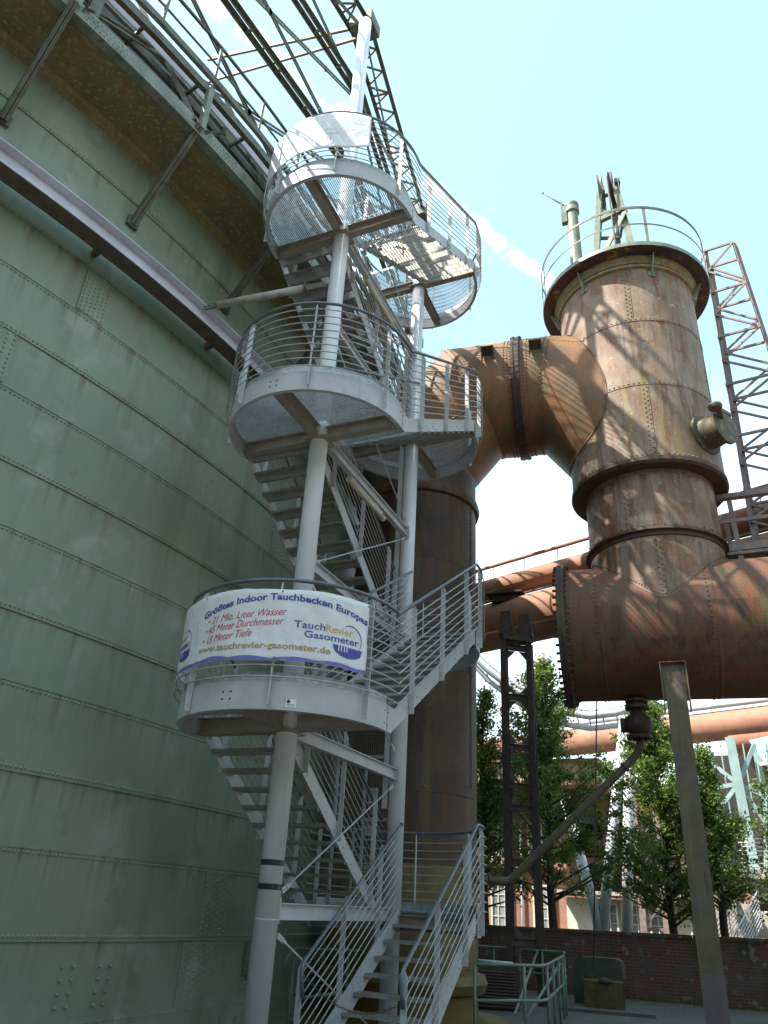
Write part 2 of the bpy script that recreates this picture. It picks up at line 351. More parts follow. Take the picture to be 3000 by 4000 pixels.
# splice plates with rivet fields: (first angle, last angle, lower seam, upper seam)
plates=[(-16.75,-15.1,3.691,4.478),(-14.9,-13.5,5.421,6.207),(-12.0,-10.9,7.119,7.93),(-9.5,-8.6,8.75,9.659-.02),(-9.9,-8.2,10.0-.3,10.62),(0.6,2.2,5.421-.02,6.207-.02),(-.1,1.4,0.258-.909,0.258),(-1.4,.5,-1.5,-.651),(1.0,2.6,2.744,3.691-.02),(5,6.4,7.119,7.93),(-18.5,-17,.258,1.017),(6,7.6,.258,1.017),(8,9.5,2.744,3.65),(-10.6,-9.5,9.7,10.6)]
plates=[p for p in plates if p not in [(-9.5,-8.6,8.75,9.659-.02),(-.1,1.4,0.258-.909,0.258),(-9.9,-8.2,10.0-.3,10.62)]]+[(-.7,1.0,.258-.909+.02,.258-.02)]
for a0,a1,z0,z1 in plates:
    m=MB(); z0+=.02; z1-=.02
    m.lathe([(GR+.014,z0),(GR+.026,z0+.01),(GR+.026,z1-.01),(GR+.014,z1)],GC,8,a0,a1)
    for e in (a0,a1):
        m.add([gpt(GR+.0,e,z0),gpt(GR+.026,e,z0),gpt(GR+.026,e,z1),gpt(GR+.0,e,z1)],[(0,1,2,3)])
    nx=6; nz=max(5,int((z1-z0)/.07))
    for i in range(nx):
        for j in range(nz):
            a=a0+(a1-a0)*(i+.5)/nx; z=z0+(z1-z0)*(j+.3+(.45 if i%2 else 0))/nz
            m.dome(gpt(GR+.026,a,z),gpt(1,a,0)-gpt(0,a,0),.0205,.016)
    m.build('splice_plate',green,gas,recalc=False)
# base angle with rivets, anchor bosses
m=MB(); m.lathe([(GR+.01,GZ+.42),(GR+.03,GZ+.42),(GR+.03,GZ+.02),(GR+.22,GZ+.02),(GR+.22,GZ-.05)],GC,124,A0,A1,False)
a=-22
while a<14:
    m.dome(gpt(GR+.03,a,GZ+.36),gpt(1,a,0)-gpt(0,a,0),.017,.014); m.dome(gpt(GR+.03,a+.09,GZ+.10),gpt(1,a,0)-gpt(0,a,0),.017,.014); a+=.2
m.build('base_flange',green,gas,recalc=False)
for a in (-6.3,-4.9,2.9):
    m=MB()
    for k in range(4):
        for dx in (-.09,.09):
            q=gpt(GR+.02,a+dx*2.3,-1.30+k*.13); m.dome(q,gpt(1,a,0)-gpt(0,a,0),.02,.022,8)
    m.build('anchor_bolts',green,gas,recalc=False)
m=MB(); m.bar(gpt(GR+.08,3.1,-1.12),gpt(GR+.08,3.1,-.68),.3,.14,gpt(1,3.1,0)-gpt(0,3.1,0)); m.build('junction_box',railgreen,gas)
# ring girder (I-section) round the shell
m=MB(); n=100
m.lathe([(GR+.30,8.02),(GR+.57,8.02),(GR+.57,8.035),(GR+.44,8.045),(GR+.44,8.34),(GR+.57,8.35),(GR+.57,8.365),(GR+.30,8.365),(GR+.30,8.35),(GR+.43,8.34),(GR+.43,8.045),(GR+.30,8.035),(GR+.30,8.02)],GC,n,-40,40,False)
rg=m.build('ring_girder',purple,gas,recalc=False)
m=MB(); m.lathe([(GR+.295,8.016),(GR+.575,8.016)],GC,n,-40,40,False); m.lathe([(GR+.295,8.016),(GR+.295,8.0),(GR+.575,8.0),(GR+.575,8.016)],GC,n,-40,40,False); m.build('lower_flange',brownfl,rg,recalc=False)
for a in range(-36,40,6):
    m=MB(); m.bar(gpt(GR+.02,a,8.19),gpt(GR+.43,a,8.19),.08,.1); m.build('bracket',brownfl,rg)
# gallery: underside channel, edge angle, floor
m=MB(); m.lathe([(GR,10.42),(GR+.05,10.62),(GR+.10,10.66),(23.62,10.66),(23.62,10.70),(GR-.3,10.72)],GC,124,A0,A1,False)
for i in range(0,40):
    a=-30+i*1.5
a=-26
while a<12:
    m.dome(gpt(GR+.14,a,10.657),(0,0,-1),.014,.01); m.dome(gpt(23.5,a,10.657),(0,0,-1),.014,.01); a+=.25
m.build('gallery_floor',gallery,gas,recalc=False)
m=MB(); m.lathe([(23.50,10.63),(23.66,10.63),(23.66,10.90),(23.645,10.90),(23.645,10.645),(23.50,10.645)],GC,124,A0,A1,False)
a=-24
while a<10:
    if int((a+60)*10)%55<18:
        for zz in (10.69,10.765,10.84): m.dome(gpt(23.66,a+(.06 if zz==10.765 else 0),zz),gpt(1,a,0)-gpt(0,a,0),.014,.012)
    a+=.17
m.build('gallery_edge_angle',green2,gas,recalc=False)
m=MB(); m.lathe([(22.3,10.7),(22.3,13.82)],GC,124,A0,A1)
for z in (11.55,12.6):
    a=-26
    while a<8: m.dome(gpt(22.3,a,z),gpt(1,a,0)-gpt(0,a,0),.02,.018); a+=.22
    m.lathe([(22.3,z-.06),(22.315,z-.06),(22.315,z+.06),(22.3,z+.06)],GC,124,A0,A1,False)
m.lathe([(22.25,13.82),(22.42,13.82),(22.42,13.74),(22.3,13.74)],GC,124,A0,A1,False)
m.build('upper_tank_wall',bell,gas,recalc=False)
m=MB()
for r_,z in ((22.85,11.35),(22.95,12.3)):
    m.lathe([(r_,z),(r_+.07,z),(r_+.07,z+.07),(r_,z+.07),(r_,z)],GC,100,-40,30,False)
m.build('stiffening_ring',green2,gas,recalc=False)
# radial struts below the gallery and posts above
for i in range(-4,5):
    a=-16.4+5.5*(i+1)+ (0 if i!=-1 else 0)
    if a<-36: continue
    m=MB(); f=gpt(GR+.04,a,9.22); e=gpt(23.68,a,10.78); wdt=.11 if i!=-1 else .17
    tn=Vector((-sin(R(a)),cos(R(a)),0))
    for k in (-1,1): m.bar(f+tn*k*.03,e+tn*k*.03,.05,wdt)
    m.bar(f-Vector((0,0,.06)),f+Vector((.0,0,.12)),.2,.05,gpt(1,a,0)-gpt(0,a,0))
    m.build('gallery_strut',oldgreen,gas)
    m=MB(); m.angle(e-Vector((0,0,.05)),gpt(23.66,a,11.78),.09,gpt(1,a,0)-gpt(0,a,0)); m.build('gallery_post',green2,gas)
    m=MB(); m.angle(e+tn*-.12,gpt(22.6,a-2.7,13.7),.08); m.build('diagonal_brace',oldgreen,gas)
    m=MB(); m.angle(e+tn*.15,gpt(22.75,a+2.9,12.6),.07); m.build('diagonal_brace',oldgreen,gas)
def chord(m,r,z,a0,a1,st,wd,h):
    a=a0
    while a<a1-.01: m.bar(gpt(r,a,z),gpt(r,a+st,z),wd,h); a+=st
m=MB(); chord(m,23.60,11.78,-35.4,20,2.75,.09,.16); chord(m,23.60,12.15,-35.4,20,2.75,.07,.13); chord(m,23.15,11.82,-35.4,20,2.75,.07,.14)
for i in range(-8,5):
    a=-16.4+2.75*i+8; m.bar(gpt(22.45,a,11.82),gpt(23.62,a,11.82),.05,.07)
m.build('upper_walkway',oldgreen,gas)
m=MB(); chord(m,23.40,11.9,-35.4,20,2.75,.02,.22); m.build('walkway_toe_plate',purple,gas)
m=MB(); chord(m,23.60,13.05,-35.4,20,2.75,.045,.045); chord(m,23.60,12.55,-35.4,20,2.75,.03,.03)
for i in range(20):
    a=-35.4+2.75*i; m.bar(gpt(23.6,a,12.1),gpt(23.6,a,13.05),.03,.05)
m.build('walkway_railing',oldgreen,gas)
m=MB(); m.box(gpt(22.9,-8.3,12.25),(.35,.3,.5)); m.build('gallery_box',oldgreen,gas)

# ---------------------------------------------------------------- guide frame standing on the gasometer gallery
gf=thing('guide_frame','tall dark green lattice guide frame rising from the tank gallery behind the topmost stair platform','lattice frame',loc=tuple(gpt(23.6,-.3,10.9)))
cols=[-31,-15.7,-.3,15.1,30.5]
for a in cols:
    m=MB(); rd=gpt(1,a,0)-gpt(0,a,0); c0=gpt(23.55,a,10.9); c1=gpt(23.55,a,20.7)
    m.ibeam(c0,c1,.16,.16,rd,t=.03)
    m.build('guide_column',oldgreen,gf)
def flat_girder(name,z,a0,a1,w_,par):
    m=MB(); p0=gpt(23.62,a0,z); p1=gpt(23.62,a1,z); rd=(gpt(1,(a0+a1)/2,0)-gpt(0,0,0)); rd=(gpt(1,(a0+a1)/2,0)-gpt(0,(a0+a1)/2,0)).normalized()
    q0=p0-rd*w_; q1=p1-rd*w_
    for a,b in ((p0,p1),(q0,q1)): m.angle(a,b,.085)
    n=max(4,int((p1-p0).length/.62)) if w_>.3 else int((p1-p0).length/.8)
    for i in range(n):
        t=i/n; t2=(i+1)/n
        if w_>.3:
            m.bar(p0.lerp(p1,t),q0.lerp(q1,(t+t2)/2),.05,.04); m.bar(q0.lerp(q1,(t+t2)/2),p0.lerp(p1,t2),.05,.04)
            if i%3==0: m.bar(p0.lerp(p1,t),q0.lerp(q1,t),.06,.05)
        else: m.bar(p0.lerp(p1,t),q0.lerp(q1,t),.07,.05)
    m.build(name,oldgreen,par)
for i in range(len(cols)-1):
    flat_girder('ring_girder',20.45,cols[i],cols[i+1],.52,gf)
    flat_girder('ring_girder',17.5,cols[i],cols[i+1],.15,gf)
    flat_girder('ring_girder',14.75,cols[i],cols[i+1],.15,gf)
    for (z0,z1) in ((11.2,14.6),(14.9,17.4),(17.6,20.3)):
        for a,b in ((cols[i],cols[i+1]),(cols[i+1],cols[i])):
            m=MB(); p0=gpt(23.5,a,z0); p1=gpt(23.5,b,z1)
            if z0<12 and not(i==1 and a==cols[i]) : pass
            for k in (-1,1): m.bar(p0+Vector((0,0,k*.05)),p1+Vector((0,0,k*.05)),.03,.035)
            for t in (.2,.5,.8): m.bar(p0.lerp(p1,t)-Vector((0,0,.07)),p0.lerp(p1,t)+Vector((0,0,.07)),.05,.08)
            m.build('diagonal_tie',oldgreen,gf)
for a in cols:
    rd=(gpt(1,a,0)-gpt(0,a,0)).normalized()
    m=MB(); c=gpt(23.5,a,20.45); m.box(c,(.62,.55,.42)); m.build('corner_box',oldgreen,gf)
    m=MB(); m.angle(gpt(23.5,a,20.6),gpt(18,a,22.4),.12); m.angle(gpt(23.5,a,20.1),gpt(18,a,21.2),.1); m.build('roof_rafter',oldgreen,gf)

# ---------------------------------------------------------------- stair tower
LL=3.531; HS=2.08; RL=1.30; FB=1.656; FT=.30; XI=.13; SL=2.08/3.23
def fl(k): return FB+FT+(k-1)*2*HS      # floor of front landing k (1,2,3); rear landing k+.5 = fl(k)+HS
st=thing('stair_tower','grey steel outdoor staircase with half round landings winding up between the tank and the pipes','staircase',loc=(0,0,GZ))
for nm,(x,y) in (('a',(0,0)),('b',(0,LL))):
    m=MB()
    zs=[GZ]+[fl(k)-FT+.0 for k in (1,2,3)] if y==0 else [GZ]
    m.cyl((x,y,GZ),(x,y,16.35 if y==0 else 12.3),.13,28); m.lathe([(.13,GZ+.03),(.21,GZ+.03),(.21,GZ)],(x,y,0),28)
    pc=m.build('column',poleM,st)
    if y==0:
        for z0,z1 in ((.225,.285),(-.015,.045)):
            b=MB(); b.lathe([(.13,z0),(.1325,z0),(.1325,z1),(.13,z1)],(x,y,0),28); b.build('tape_band',black,pc)
        b=MB(); b.lathe([(.13,-.305),(.133,-.305),(.133,-.295),(.13,-.295)],(0,0,0),28); b.build('weld_seam',grey,pc)
    else:
        b=MB(); b.box((x-.17,y-.03,6),(.09,.10,9.5)); b.build('cable_duct',grey,pc)
# member beams between the two columns
def add_ib(name,a,b,w_,h,par=st): m=MB(); m.ibeam(a,b,w_,h); return m.build(name,grey,par)
for k in range(6):
    z=-.22+HS*k-(.06 if k%2 else 0)+(.0)
    if k==1: z=1.72
    add_ib('tie_beam',(0.0,.13,z),(0,LL-.13,z+.02),.10,.17)
    for yy in (.137,LL-.137): m=MB(); m.box((0,yy,z+.01),(.16,.02,.26)); m.build('end_plate',grey,st)
# zig-zag tie rods
rods=[((.08,.14,-.02),(.0,LL-.15,1.58)),((.08,.14,-.45),(.0,LL-.15,-1.7)),((0,LL-.15,2.07),(0,.15,3.72)),((.03,.14,3.97),(0,LL-.15,5.85)),((0,LL-.15,6.25),(0,.15,7.85)),((0,.15,8.1),(0,LL-.15,9.95)),((0,LL-.15,10.5),(0,.15,12.1))]
for a,b in rods:
    a=Vector(a);b=Vector(b); m=MB(); m.cyl(a,b,.011,8)
    for p,q in ((a,b),(b,a)):
        d=(q-p).normalized(); m.bar(p,p+d*.14,.012,.06); m.bar(p+d*.10,p+d*.2,.03,.035)
    m.build('tie_rod',grey,st)
XO=1.295
def side(sgn,y): return y if sgn>0 else LL-y
def railing(name_,path,parts_posts,par):
    """path: function offset -> list of points"""
    m=MB()
    for k in range(9): m.tube(path(.03+.122*k,1.383),.0085,6)
    rl=m.build(name_,railm,par)
    m=MB(); m.tube(path(1.15,1.345),.0225,12); m.build('handrail',darkgrey,rl)
    return rl
def arc_pts(r,z,a0,a1,cy,n=28): return [Vector((r*cos(R(a0+(a1-a0)*i/n)),cy+r*sin(R(a0+(a1-a0)*i/n)),z)) for i in range(n+1)]
def post(m,p,rad,zlo,zhi,slope=0):
    # flat bar, broad face across the railing, angled top
    rad=Vector(rad).normalized(); t=Vector((-rad.y,rad.x,0)); th=.006
    a=p+rad*.008; b=p+rad*.078
    poly=[Vector((a.x,a.y,zlo)),Vector((b.x,b.y,zlo)),Vector((b.x,b.y,zhi-.09)),Vector((a.x+rad.x*.03,a.y+rad.y*.03,zhi)),Vector((a.x+rad.x*.0,a.y+rad.y*.0,zhi))]
    m.prism(poly,-t*th,t*th)
def foot(m,p,rad,z):
    rad=Vector(rad).normalized(); t=Vector((-rad.y,rad.x,0))
    for s_ in (-1,1):
        m.dome(p+rad*.045+t*.006*s_+Vector((0,0,z+.07)),t*s_,.013,.012); m.dome(p+rad*.045+t*.006*s_+Vector((0,0,z+.22)),t*s_,.013,.012)
def landing(f,front,half):
    """semicircular landing; front at column a, rear at column b"""
    cy=0 if front else LL; s_=-1 if front else 1       # arc side
    root=MB(); a0,a1=(180,360) if front else (0,180)
    # rim plate
    pr=[(RL-.012,f-FT),(RL,f-FT),(RL,f),(RL-.012,f),(RL-.012,f-FT)]
    root.lathe(pr,(0,cy,0),48,a0,a1)
    # inner bottom flange line
    root.lathe([(RL-.06,f-FT+.001),(RL-.012,f-FT+.001),(RL-.012,f-FT+.009),(RL-.06,f-FT+.009),(RL-.06,f-FT+.001)],(0,cy,0),48,a0,a1,False)
    # straight return on the lane where the flight starts
    lane=1 if front else -1
    y0=cy; y1=cy+(.55 if front else -.55)
    lo=root.build('landing',grey,st,recalc=False)
    m=MB()
    for bx in (-90,90):  # splice bolts
        for da in (-2.2,2.2):
            for dz in (.11,.19):
                a=R(-91+da) if front else R(91+da)
                m.dome((RL*cos(a),cy+RL*sin(a),f-dz),(cos(a),sin(a),0),.012,.012,8)
    for e,ln in ((0,1),(180,1)):
        for da in (3.0,-1.5):
            for dz in (.08,.22):
                a=R((-da if front else da) if e==0 else (180+da if front else 180-da)); m.dome((RL*cos(a),cy+RL*sin(a),f-dz),(cos(a),sin(a),0),.010,.010,6)
    m.build('bolt',bolt,lo)
    for e in ((-RL+.01,cy),(RL-.01,cy),(0,cy+s_*(RL-.01))):
        m=MB(); m.ibeam((0 if e[0]==0 else (.10 if e[0]>0 else -.10),cy if e[0] else cy+s_*.1,f-FT+.13),(e[0],e[1],f-FT+.13),.13,.20); m.build('cross_beam',bounce_grey,lo)
    # cap plate under the node
    m=MB(); m.box((0,cy,f-FT+.02),(.34,.34,.02)); m.build('node_plate',bounce_grey,lo)
    # grating: bearing bars along y, thin cross rods
    m=MB(); x=-RL+.04
    while x<RL-.02:
        yy=math.sqrt(max(0,(RL-.02)**2-x*x))
        if yy>.03:
            ya=cy if (x*lane<XI) else y1; yb=cy+s_*yy
            if abs(x)<.14: ya=cy+s_*.14
            m.box((x,(ya+yb)/2,f-.018),(.005,abs(yb-ya),.034))
        x+=.0333
    y=.06
    while y<RL-.05:
        xx=math.sqrt((RL-.02)**2-y*y); m.box((0,cy+s_*y,f-.006),(2*xx,.005,.006)); y+=.30
    m.build('grating',galv,lo,recalc=False)
    m=MB(); m.bar((lane*XI,y1,f-.02),(lane*(RL-.02),y1,f-.02),.01,.05); m.box((lane*(XI+RL)/2,cy+(.0),f-.05),(RL-XI,.06,.05)); m.build('grating_frame',galv,lo)
    # toe plate
    m=MB(); m.lathe([(RL-.03,f),(RL-.02,f),(RL-.02,f+.105),(RL-.03,f+.105),(RL-.03,f)],(0,cy,0),48,a0,a1); m.build('toe_plate',galv,lo,recalc=False)
    # railing
    def path(o,r): return arc_pts(r,f+o,a0+(-3 if not half else -3),a1+3,cy)
    rl=railing('landing_railing',path,None,st)
    angs=(-21,-69,-116,-163) if front else (4,50,97,144,176)
    for a in angs:
        rad=Vector((cos(R(a)),sin(R(a)),0)); p=Vector((0,cy,0))+rad*RL; m=MB()
        post(m,p,rad,f-FT+.03,f+1.13); foot(m,p,rad,f-FT+.03); m.build('post',grey,rl)
    return lo
tread_src=None
def make_tread(par):
    """one grating tread, nosing at y=0 going back to +y, top at z=0, spanning x -.56...56"""
    m=MB(); W2=.5*(XO-XI)-.012
    m.box((0,.012,-.02),(2*W2,.024,.04)); m.box((0,.275,-.02),(2*W2,.006,.04))
    for i in range(7): m.box((0,.045+i*.033,-.017),(2*W2,.0045,.03))
    for s_ in (-1,1):
        m.add([(s_*W2,0,0),(s_*W2,.278,0),(s_*W2,.278,-.04),(s_*W2,.24,-.075),(s_*W2,.05,-.075),(s_*W2,0,-.04)],[(0,1,2,3,4,5)])
    x=-W2+.05
    while x<W2: m.box((x,.14,-.006),(.004,.26,.006)); x+=.16
    return m
def flight(f,right,nst=10,first=1,ground=False):
    """flight rising from landing floor f; right lane rises towards +y, left lane towards -y"""
    global tread_src
    sg=1 if right else -1
    Y=(lambda y: y) if right else (lambda y: LL-y)
    def line(y): return max(0,y-.22)*SL
    y_lo,y_hi=(0.0,LL-.10)
    root=MB(); xs=(XO,XI)
    def plate(x,x2):
        z0=f
        if ground:
            ys=.98-.42; pts=[(.60,GZ),(.60+.42,GZ)]
            poly=[(.55,GZ),(1.0,GZ),(LL-.08,f-FT+(LL-.08-.12)*SL),(LL-.08,f+HS-.01),(3.30,f+HS-.02),(.60,f+.38*SL+.02)]
            poly=[(.75,GZ),(1.20,GZ),(LL-.08,f-FT+(LL-.08-.12)*SL),(LL-.08,f+HS-.005),(3.42,f+HS-.005),(.75,GZ+.14)]
        else: poly=[(0.02,f-FT),(.12,f-FT),(LL-.08,f-FT+(LL-.20)*SL),(LL-.08,f+HS-.005),(3.42,f+HS-.005),(.22,f),(0.02,f)]
        q=[Vector((sg*x,Y(a),b)) for a,b in poly]
        root.prism(q,(0,0,0),(sg*x2,0,0))
    plate(XO-.006,.012); plate(XI-.006,.012)
    fo=root.build('flight',grey,st)
    m=MB()
    for i in range(first,nst+1):
        y=.27+.297*i; z=f+.189*i
        for dy,dz in ((.06,-.06),(.2,-.06)): m.dome((sg*(XO+.006),Y(y+dy),z+dz),(sg,0,0),.010,.010,6)
        for dy,dz in ((.06,-.06),(.2,-.06)): m.dome((sg*(XI-.006),Y(y+dy),z+dz),(-sg,0,0),.010,.010,6)
    m.build('bolt',bolt,fo)
    for i in range(first,nst+1):
        y=.27+.297*i; z=f+.189*i
        if tread_src is None:
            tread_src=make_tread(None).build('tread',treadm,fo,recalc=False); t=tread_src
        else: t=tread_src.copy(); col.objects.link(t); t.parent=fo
        t.matrix_parent_inverse=Matrix.Identity(4)
        t.location=(sg*(XO+XI)/2,Y(y),z); t.rotation_euler=(0,0,0 if right else pi)
    # outer and inner railings
    for xr,inner in ((XO,False),(XI,True)):
        rx=.02 if inner else .088; hx=-.0 if inner else .05
        x_r=sg*(xr+(.088 if not inner else -.02)); x_h=sg*(xr+(.05 if not inner else .02))
        def pth(o,which):
            x=x_r if which>1.36 else x_h
            ya,yb=(.12,3.42)
            if inner: ya,yb=(.20,3.40)
            if ground: ya=.66
            pts=[]
            if not ground or True:
                pts=[Vector((x,Y(ya),f+(ya-.12)*SL*(3.23/3.23)+o)),Vector((x,Y(yb),f+(yb-.14)*SL*.985+o))]
            if not inner and not ground: pts=[Vector((x,Y(.0),f+o))]+pts
            if not inner: pts=pts+[Vector((x,Y(LL),f+HS+o))]
            return pts
        m=MB()
        for k in range(9): m.tube(pth(.03+.122*k,1.383),.0085,6)
        rl=m.build('flight_railing',railm,st)
        m=MB(); pts=pth(1.15,1.345)
        if ground:
            # rounded return at the foot of the handrail
            a=pts[0]; x=a.x; d=Vector((0,1,SL)).normalized(); c=[a+d*.10,a+d*.03,a+Vector((0,-.015,-.03)),a+Vector((0,-.03,-.09)),a+Vector((0,-.005,-.20)),a+Vector((0,.04,-.34))]
            pts=c[::-1]+pts[1:]
        m.tube(pts,.0225,12)
        if inner: m.dome(pts[-1],(0,sg,0),.03,.02,8)
        m.build('handrail',darkgrey,rl)
        for y in ((.65,1.76,2.87) if not inner else (.62,1.76,2.84)):
            if ground and y<.7: y=.74
            zb=f+(y-.12)*SL-.30; zt=f+(y-.13)*SL+1.14
            m=MB(); rad=Vector((sg*(1 if not inner else -1),0,0)); p=Vector((sg*xr,Y(y),0))
            if inner: p.x=sg*(XI-.006)-rad.x*.0
            if ground and y<.8: zb=GZ; zt-=.02
            post(m,p if not inner else Vector((sg*(XI-.075)+(-rad.x*0),Y(y),0))+rad*-.07,rad,max(zb,GZ),zt); 
            if zb>GZ: foot(m,p,rad,zb)
            m.build('post',grey,rl)
# flights and landings, bottom to top
f0=fl(1)-2*HS
flight(f0,True,10,2,ground=True)
for k in (1,2,3):
    landing(fl(k)-HS,False,False); flight(fl(k)-HS,False)
    landing(fl(k),True,False); flight(fl(k),True)
landing(fl(3)+HS,False,False)

# strut tube from the ring girder to the front column
stt=thing('wall_strut','pale weathered steel tube strut reaching from the tank girder to the front stair column','strut',loc=tuple(gpt(23.0,-7.5,8.3)))
m=MB(); a=gpt(23.02,-7.6,8.33); b=Vector((-.16,-.08,8.92)); d=(b-a).normalized(); m.cyl(a+d*.2,b-d*.35,.062,18); m.build('tube',M('weathered_tube_paint',(.42,.40,.36),(.30,.27,.22),rough=.5,scale=6,streak=[((.2,.16,.1),(3,3,9),.6,.75)]),stt)
m=MB(); m.lathe([(0,-.01),(.095,-.01),(.095,.01),(0,.01)],tuple(b-d*.34),16,axis=d.to_track_quat('Z','Y').to_matrix()); m.bar(b-d*.34,b,.02,.12); m.build('end_fitting',oldgreen,stt)
m=MB(); m.bar(a,a+d*.26,.03,.10); m.dome(a+d*.1,(0,-1,0),.04,.04); m.build('hinge_fitting',oldgreen,stt)

# fluorescent lamps under the landings
for i,(z,lab) in enumerate(((5.66,'long cream fluorescent lamp housing hanging under the second landing of the stair'),(9.78,'long cream fluorescent lamp housing hanging under the topmost landing of the stair'))):
    t=thing('strip_lamp',lab,'strip lamp','strip lamps under the stair landings',(.1,1.5,z))
    m=MB(); m.cyl((.10,.86,z),(.10,2.14,z-.02),.042,12); m.build('lamp_cover',tube,t)
    m=MB(); m.cyl((.10,.82,z),(.10,.88,z),.05,12); m.cyl((.10,2.12,z-.02),(.10,2.18,z-.02),.05,12); m.bar((.10,.9,z+.05),(.10,2.1,z+.04),.06,.03); m.build('lamp_body',tube,t)
    m=MB()
    for y in (1.0,2.0): m.bar((.1,y,z+.05),(.04,y,z+.2),.02,.02,(0,1,0))
    m.build('hanger',grey,t)

# ---------------------------------------------------------------- banners
def banner(ra,a0,a1,zb,zt,name,label,fold,nseg=110,nz=14,seed=1):
    m=MB(); vs=[];fs=[]
    for i in range(nseg+1):
        a=a0+(a1-a0)*i/nseg
        for j in range(nz+1):
            v=j/nz; z=zb(a)+(zt(a)-zb(a))*v
            r=ra+fold(a,v); vs.append((r*cos(R(a)),r*sin(R(a)),z))
    for i in range(nseg):
        for j in range(nz):
            k=i*(nz+1)+j; fs.append((k,k+nz+1,k+nz+2,k+1))
    m.add(vs,fs,True); o=m.build(name,white,None,recalc=False)
    md=o.modifiers.new('s','SOLIDIFY'); md.thickness=.002; md.offset=-1
    return tag(o,label,'banner')
def fold1(a,v):
    tie=min(abs(((a+26)%42.5)-0),abs(((a+26)%42.5)-42.5))/42.5
    return .012*max(0,v-.55)*cos(tie*2*pi)*sin(a*.35+v*3)+.008*noise.noise(Vector((a*.16+v*2.5,v*2,3)))+.004*noise.noise(Vector((a*.12,v*3,1.3)))+.010*max(0,noise.noise(Vector((a*.05+5,v*1.3,4))))+.006*noise.noise(Vector((a*.3+v*4,v*1.0,9)))
def b1b(a): return 2.155+.010*cos(R(a*7.6+20))
def b1t(a): return 2.975+.008*cos(R(a*7.6))
b1=banner(1.402,-172,-25,b1b,b1t,'banner','white banner with the blue words Größtes Indoor Tauchbecken Europas, round the lowest landing railing',fold1)
def text_on(body,a0,base,size,mat,name,r,par,width=None,shear=0,off=0,slope=0,arc=None,fold=fold1,zb=2.155,zt=2.975,bold=0,squash=1,lift=0):
    cu=bpy.data.curves.new('t','FONT'); cu.body=body; cu.size=size; cu.shear=shear; cu.offset=off; cu.resolution_u=3; cu.space_character=1.0
    ob=bpy.data.objects.new('t',cu); col.objects.link(ob); bpy.context.view_layer.update()
    dg=bpy.context.evaluated_depsgraph_get(); me=bpy.data.meshes.new_from_object(ob.evaluated_get(dg)); bpy.data.objects.remove(ob)
    xs=[v.co.x for v in me.vertices]; x0,x1=min(xs),max(xs); sx=1 if width is None else width/(x1-x0)
    for v in me.vertices:
        x=(v.co.x-x0)*sx; a=a0+math.degrees(x/r)
        y=v.co.y*squash
        if arc:
            z=arc(a)+y; 
        else: z=base+slope*x+y
        vv=(z-zb)/(zt-zb); rr=r+fold(a,vv)+.0035+lift
        v.co=(rr*cos(R(a)),rr*sin(R(a)),z)
    o=bpy.data.objects.new(name,me); col.objects.link(o); me.materials.clear(); me.materials.append(mat); o.parent=par
    return o
def shape_on(pts2,mat,name,r,par,fold=fold1,zb=2.155,zt=2.975,lift=.0015):
    """filled strip given as list of (angle, zlo, zhi)"""
    vs=[];fs=[]
    for i,(a,zl,zh) in enumerate(pts2):
        for z in (zl,zh):
            vv=(z-zb)/(zt-zb); rr=r+fold(a,vv)+.002+lift; vs.append((rr*cos(R(a)),rr*sin(R(a)),z))
    for i in range(len(pts2)-1): fs.append((2*i,2*i+2,2*i+3,2*i+1))
    m=MB(); m.add(vs,fs); return m.build(name,mat,par,recalc=False)
rb=1.402
text_on('Größtes Indoor Tauchbecken Europas',-109.5,0,.125,inkblue,'headline',rb,b1,width=R(84)*rb,off=.0042,arc=lambda a:2.845-.000085*(a+66)**2,squash=.86)
for i,(tx,a0,z0,a1) in enumerate((('• 21 Mio. Liter Wasser',-105.5,2.60,-65),('• 45 Meter Durchmesser',-106.5,2.49,-66),('• 13 Meter Tiefe',-107.5,2.375,-80))):
    text_on(tx,a0,z0,.118,inkred,'script_line',rb,b1,width=R(a1-a0)*rb,shear=.35,slope=.07,squash=1.05)
text_on('www.tauchrevier-gasometer.de',-110,2.285,.105,inkgrey,'web_address_outline',rb,b1,width=R(66.3)*rb,off=.0022,squash=.95)
text_on('www.tauchrevier-gasometer.de',-109.9,2.2855,.105,inkgold,'web_address',rb,b1,width=R(66.1)*rb,lift=.0012,squash=.95)
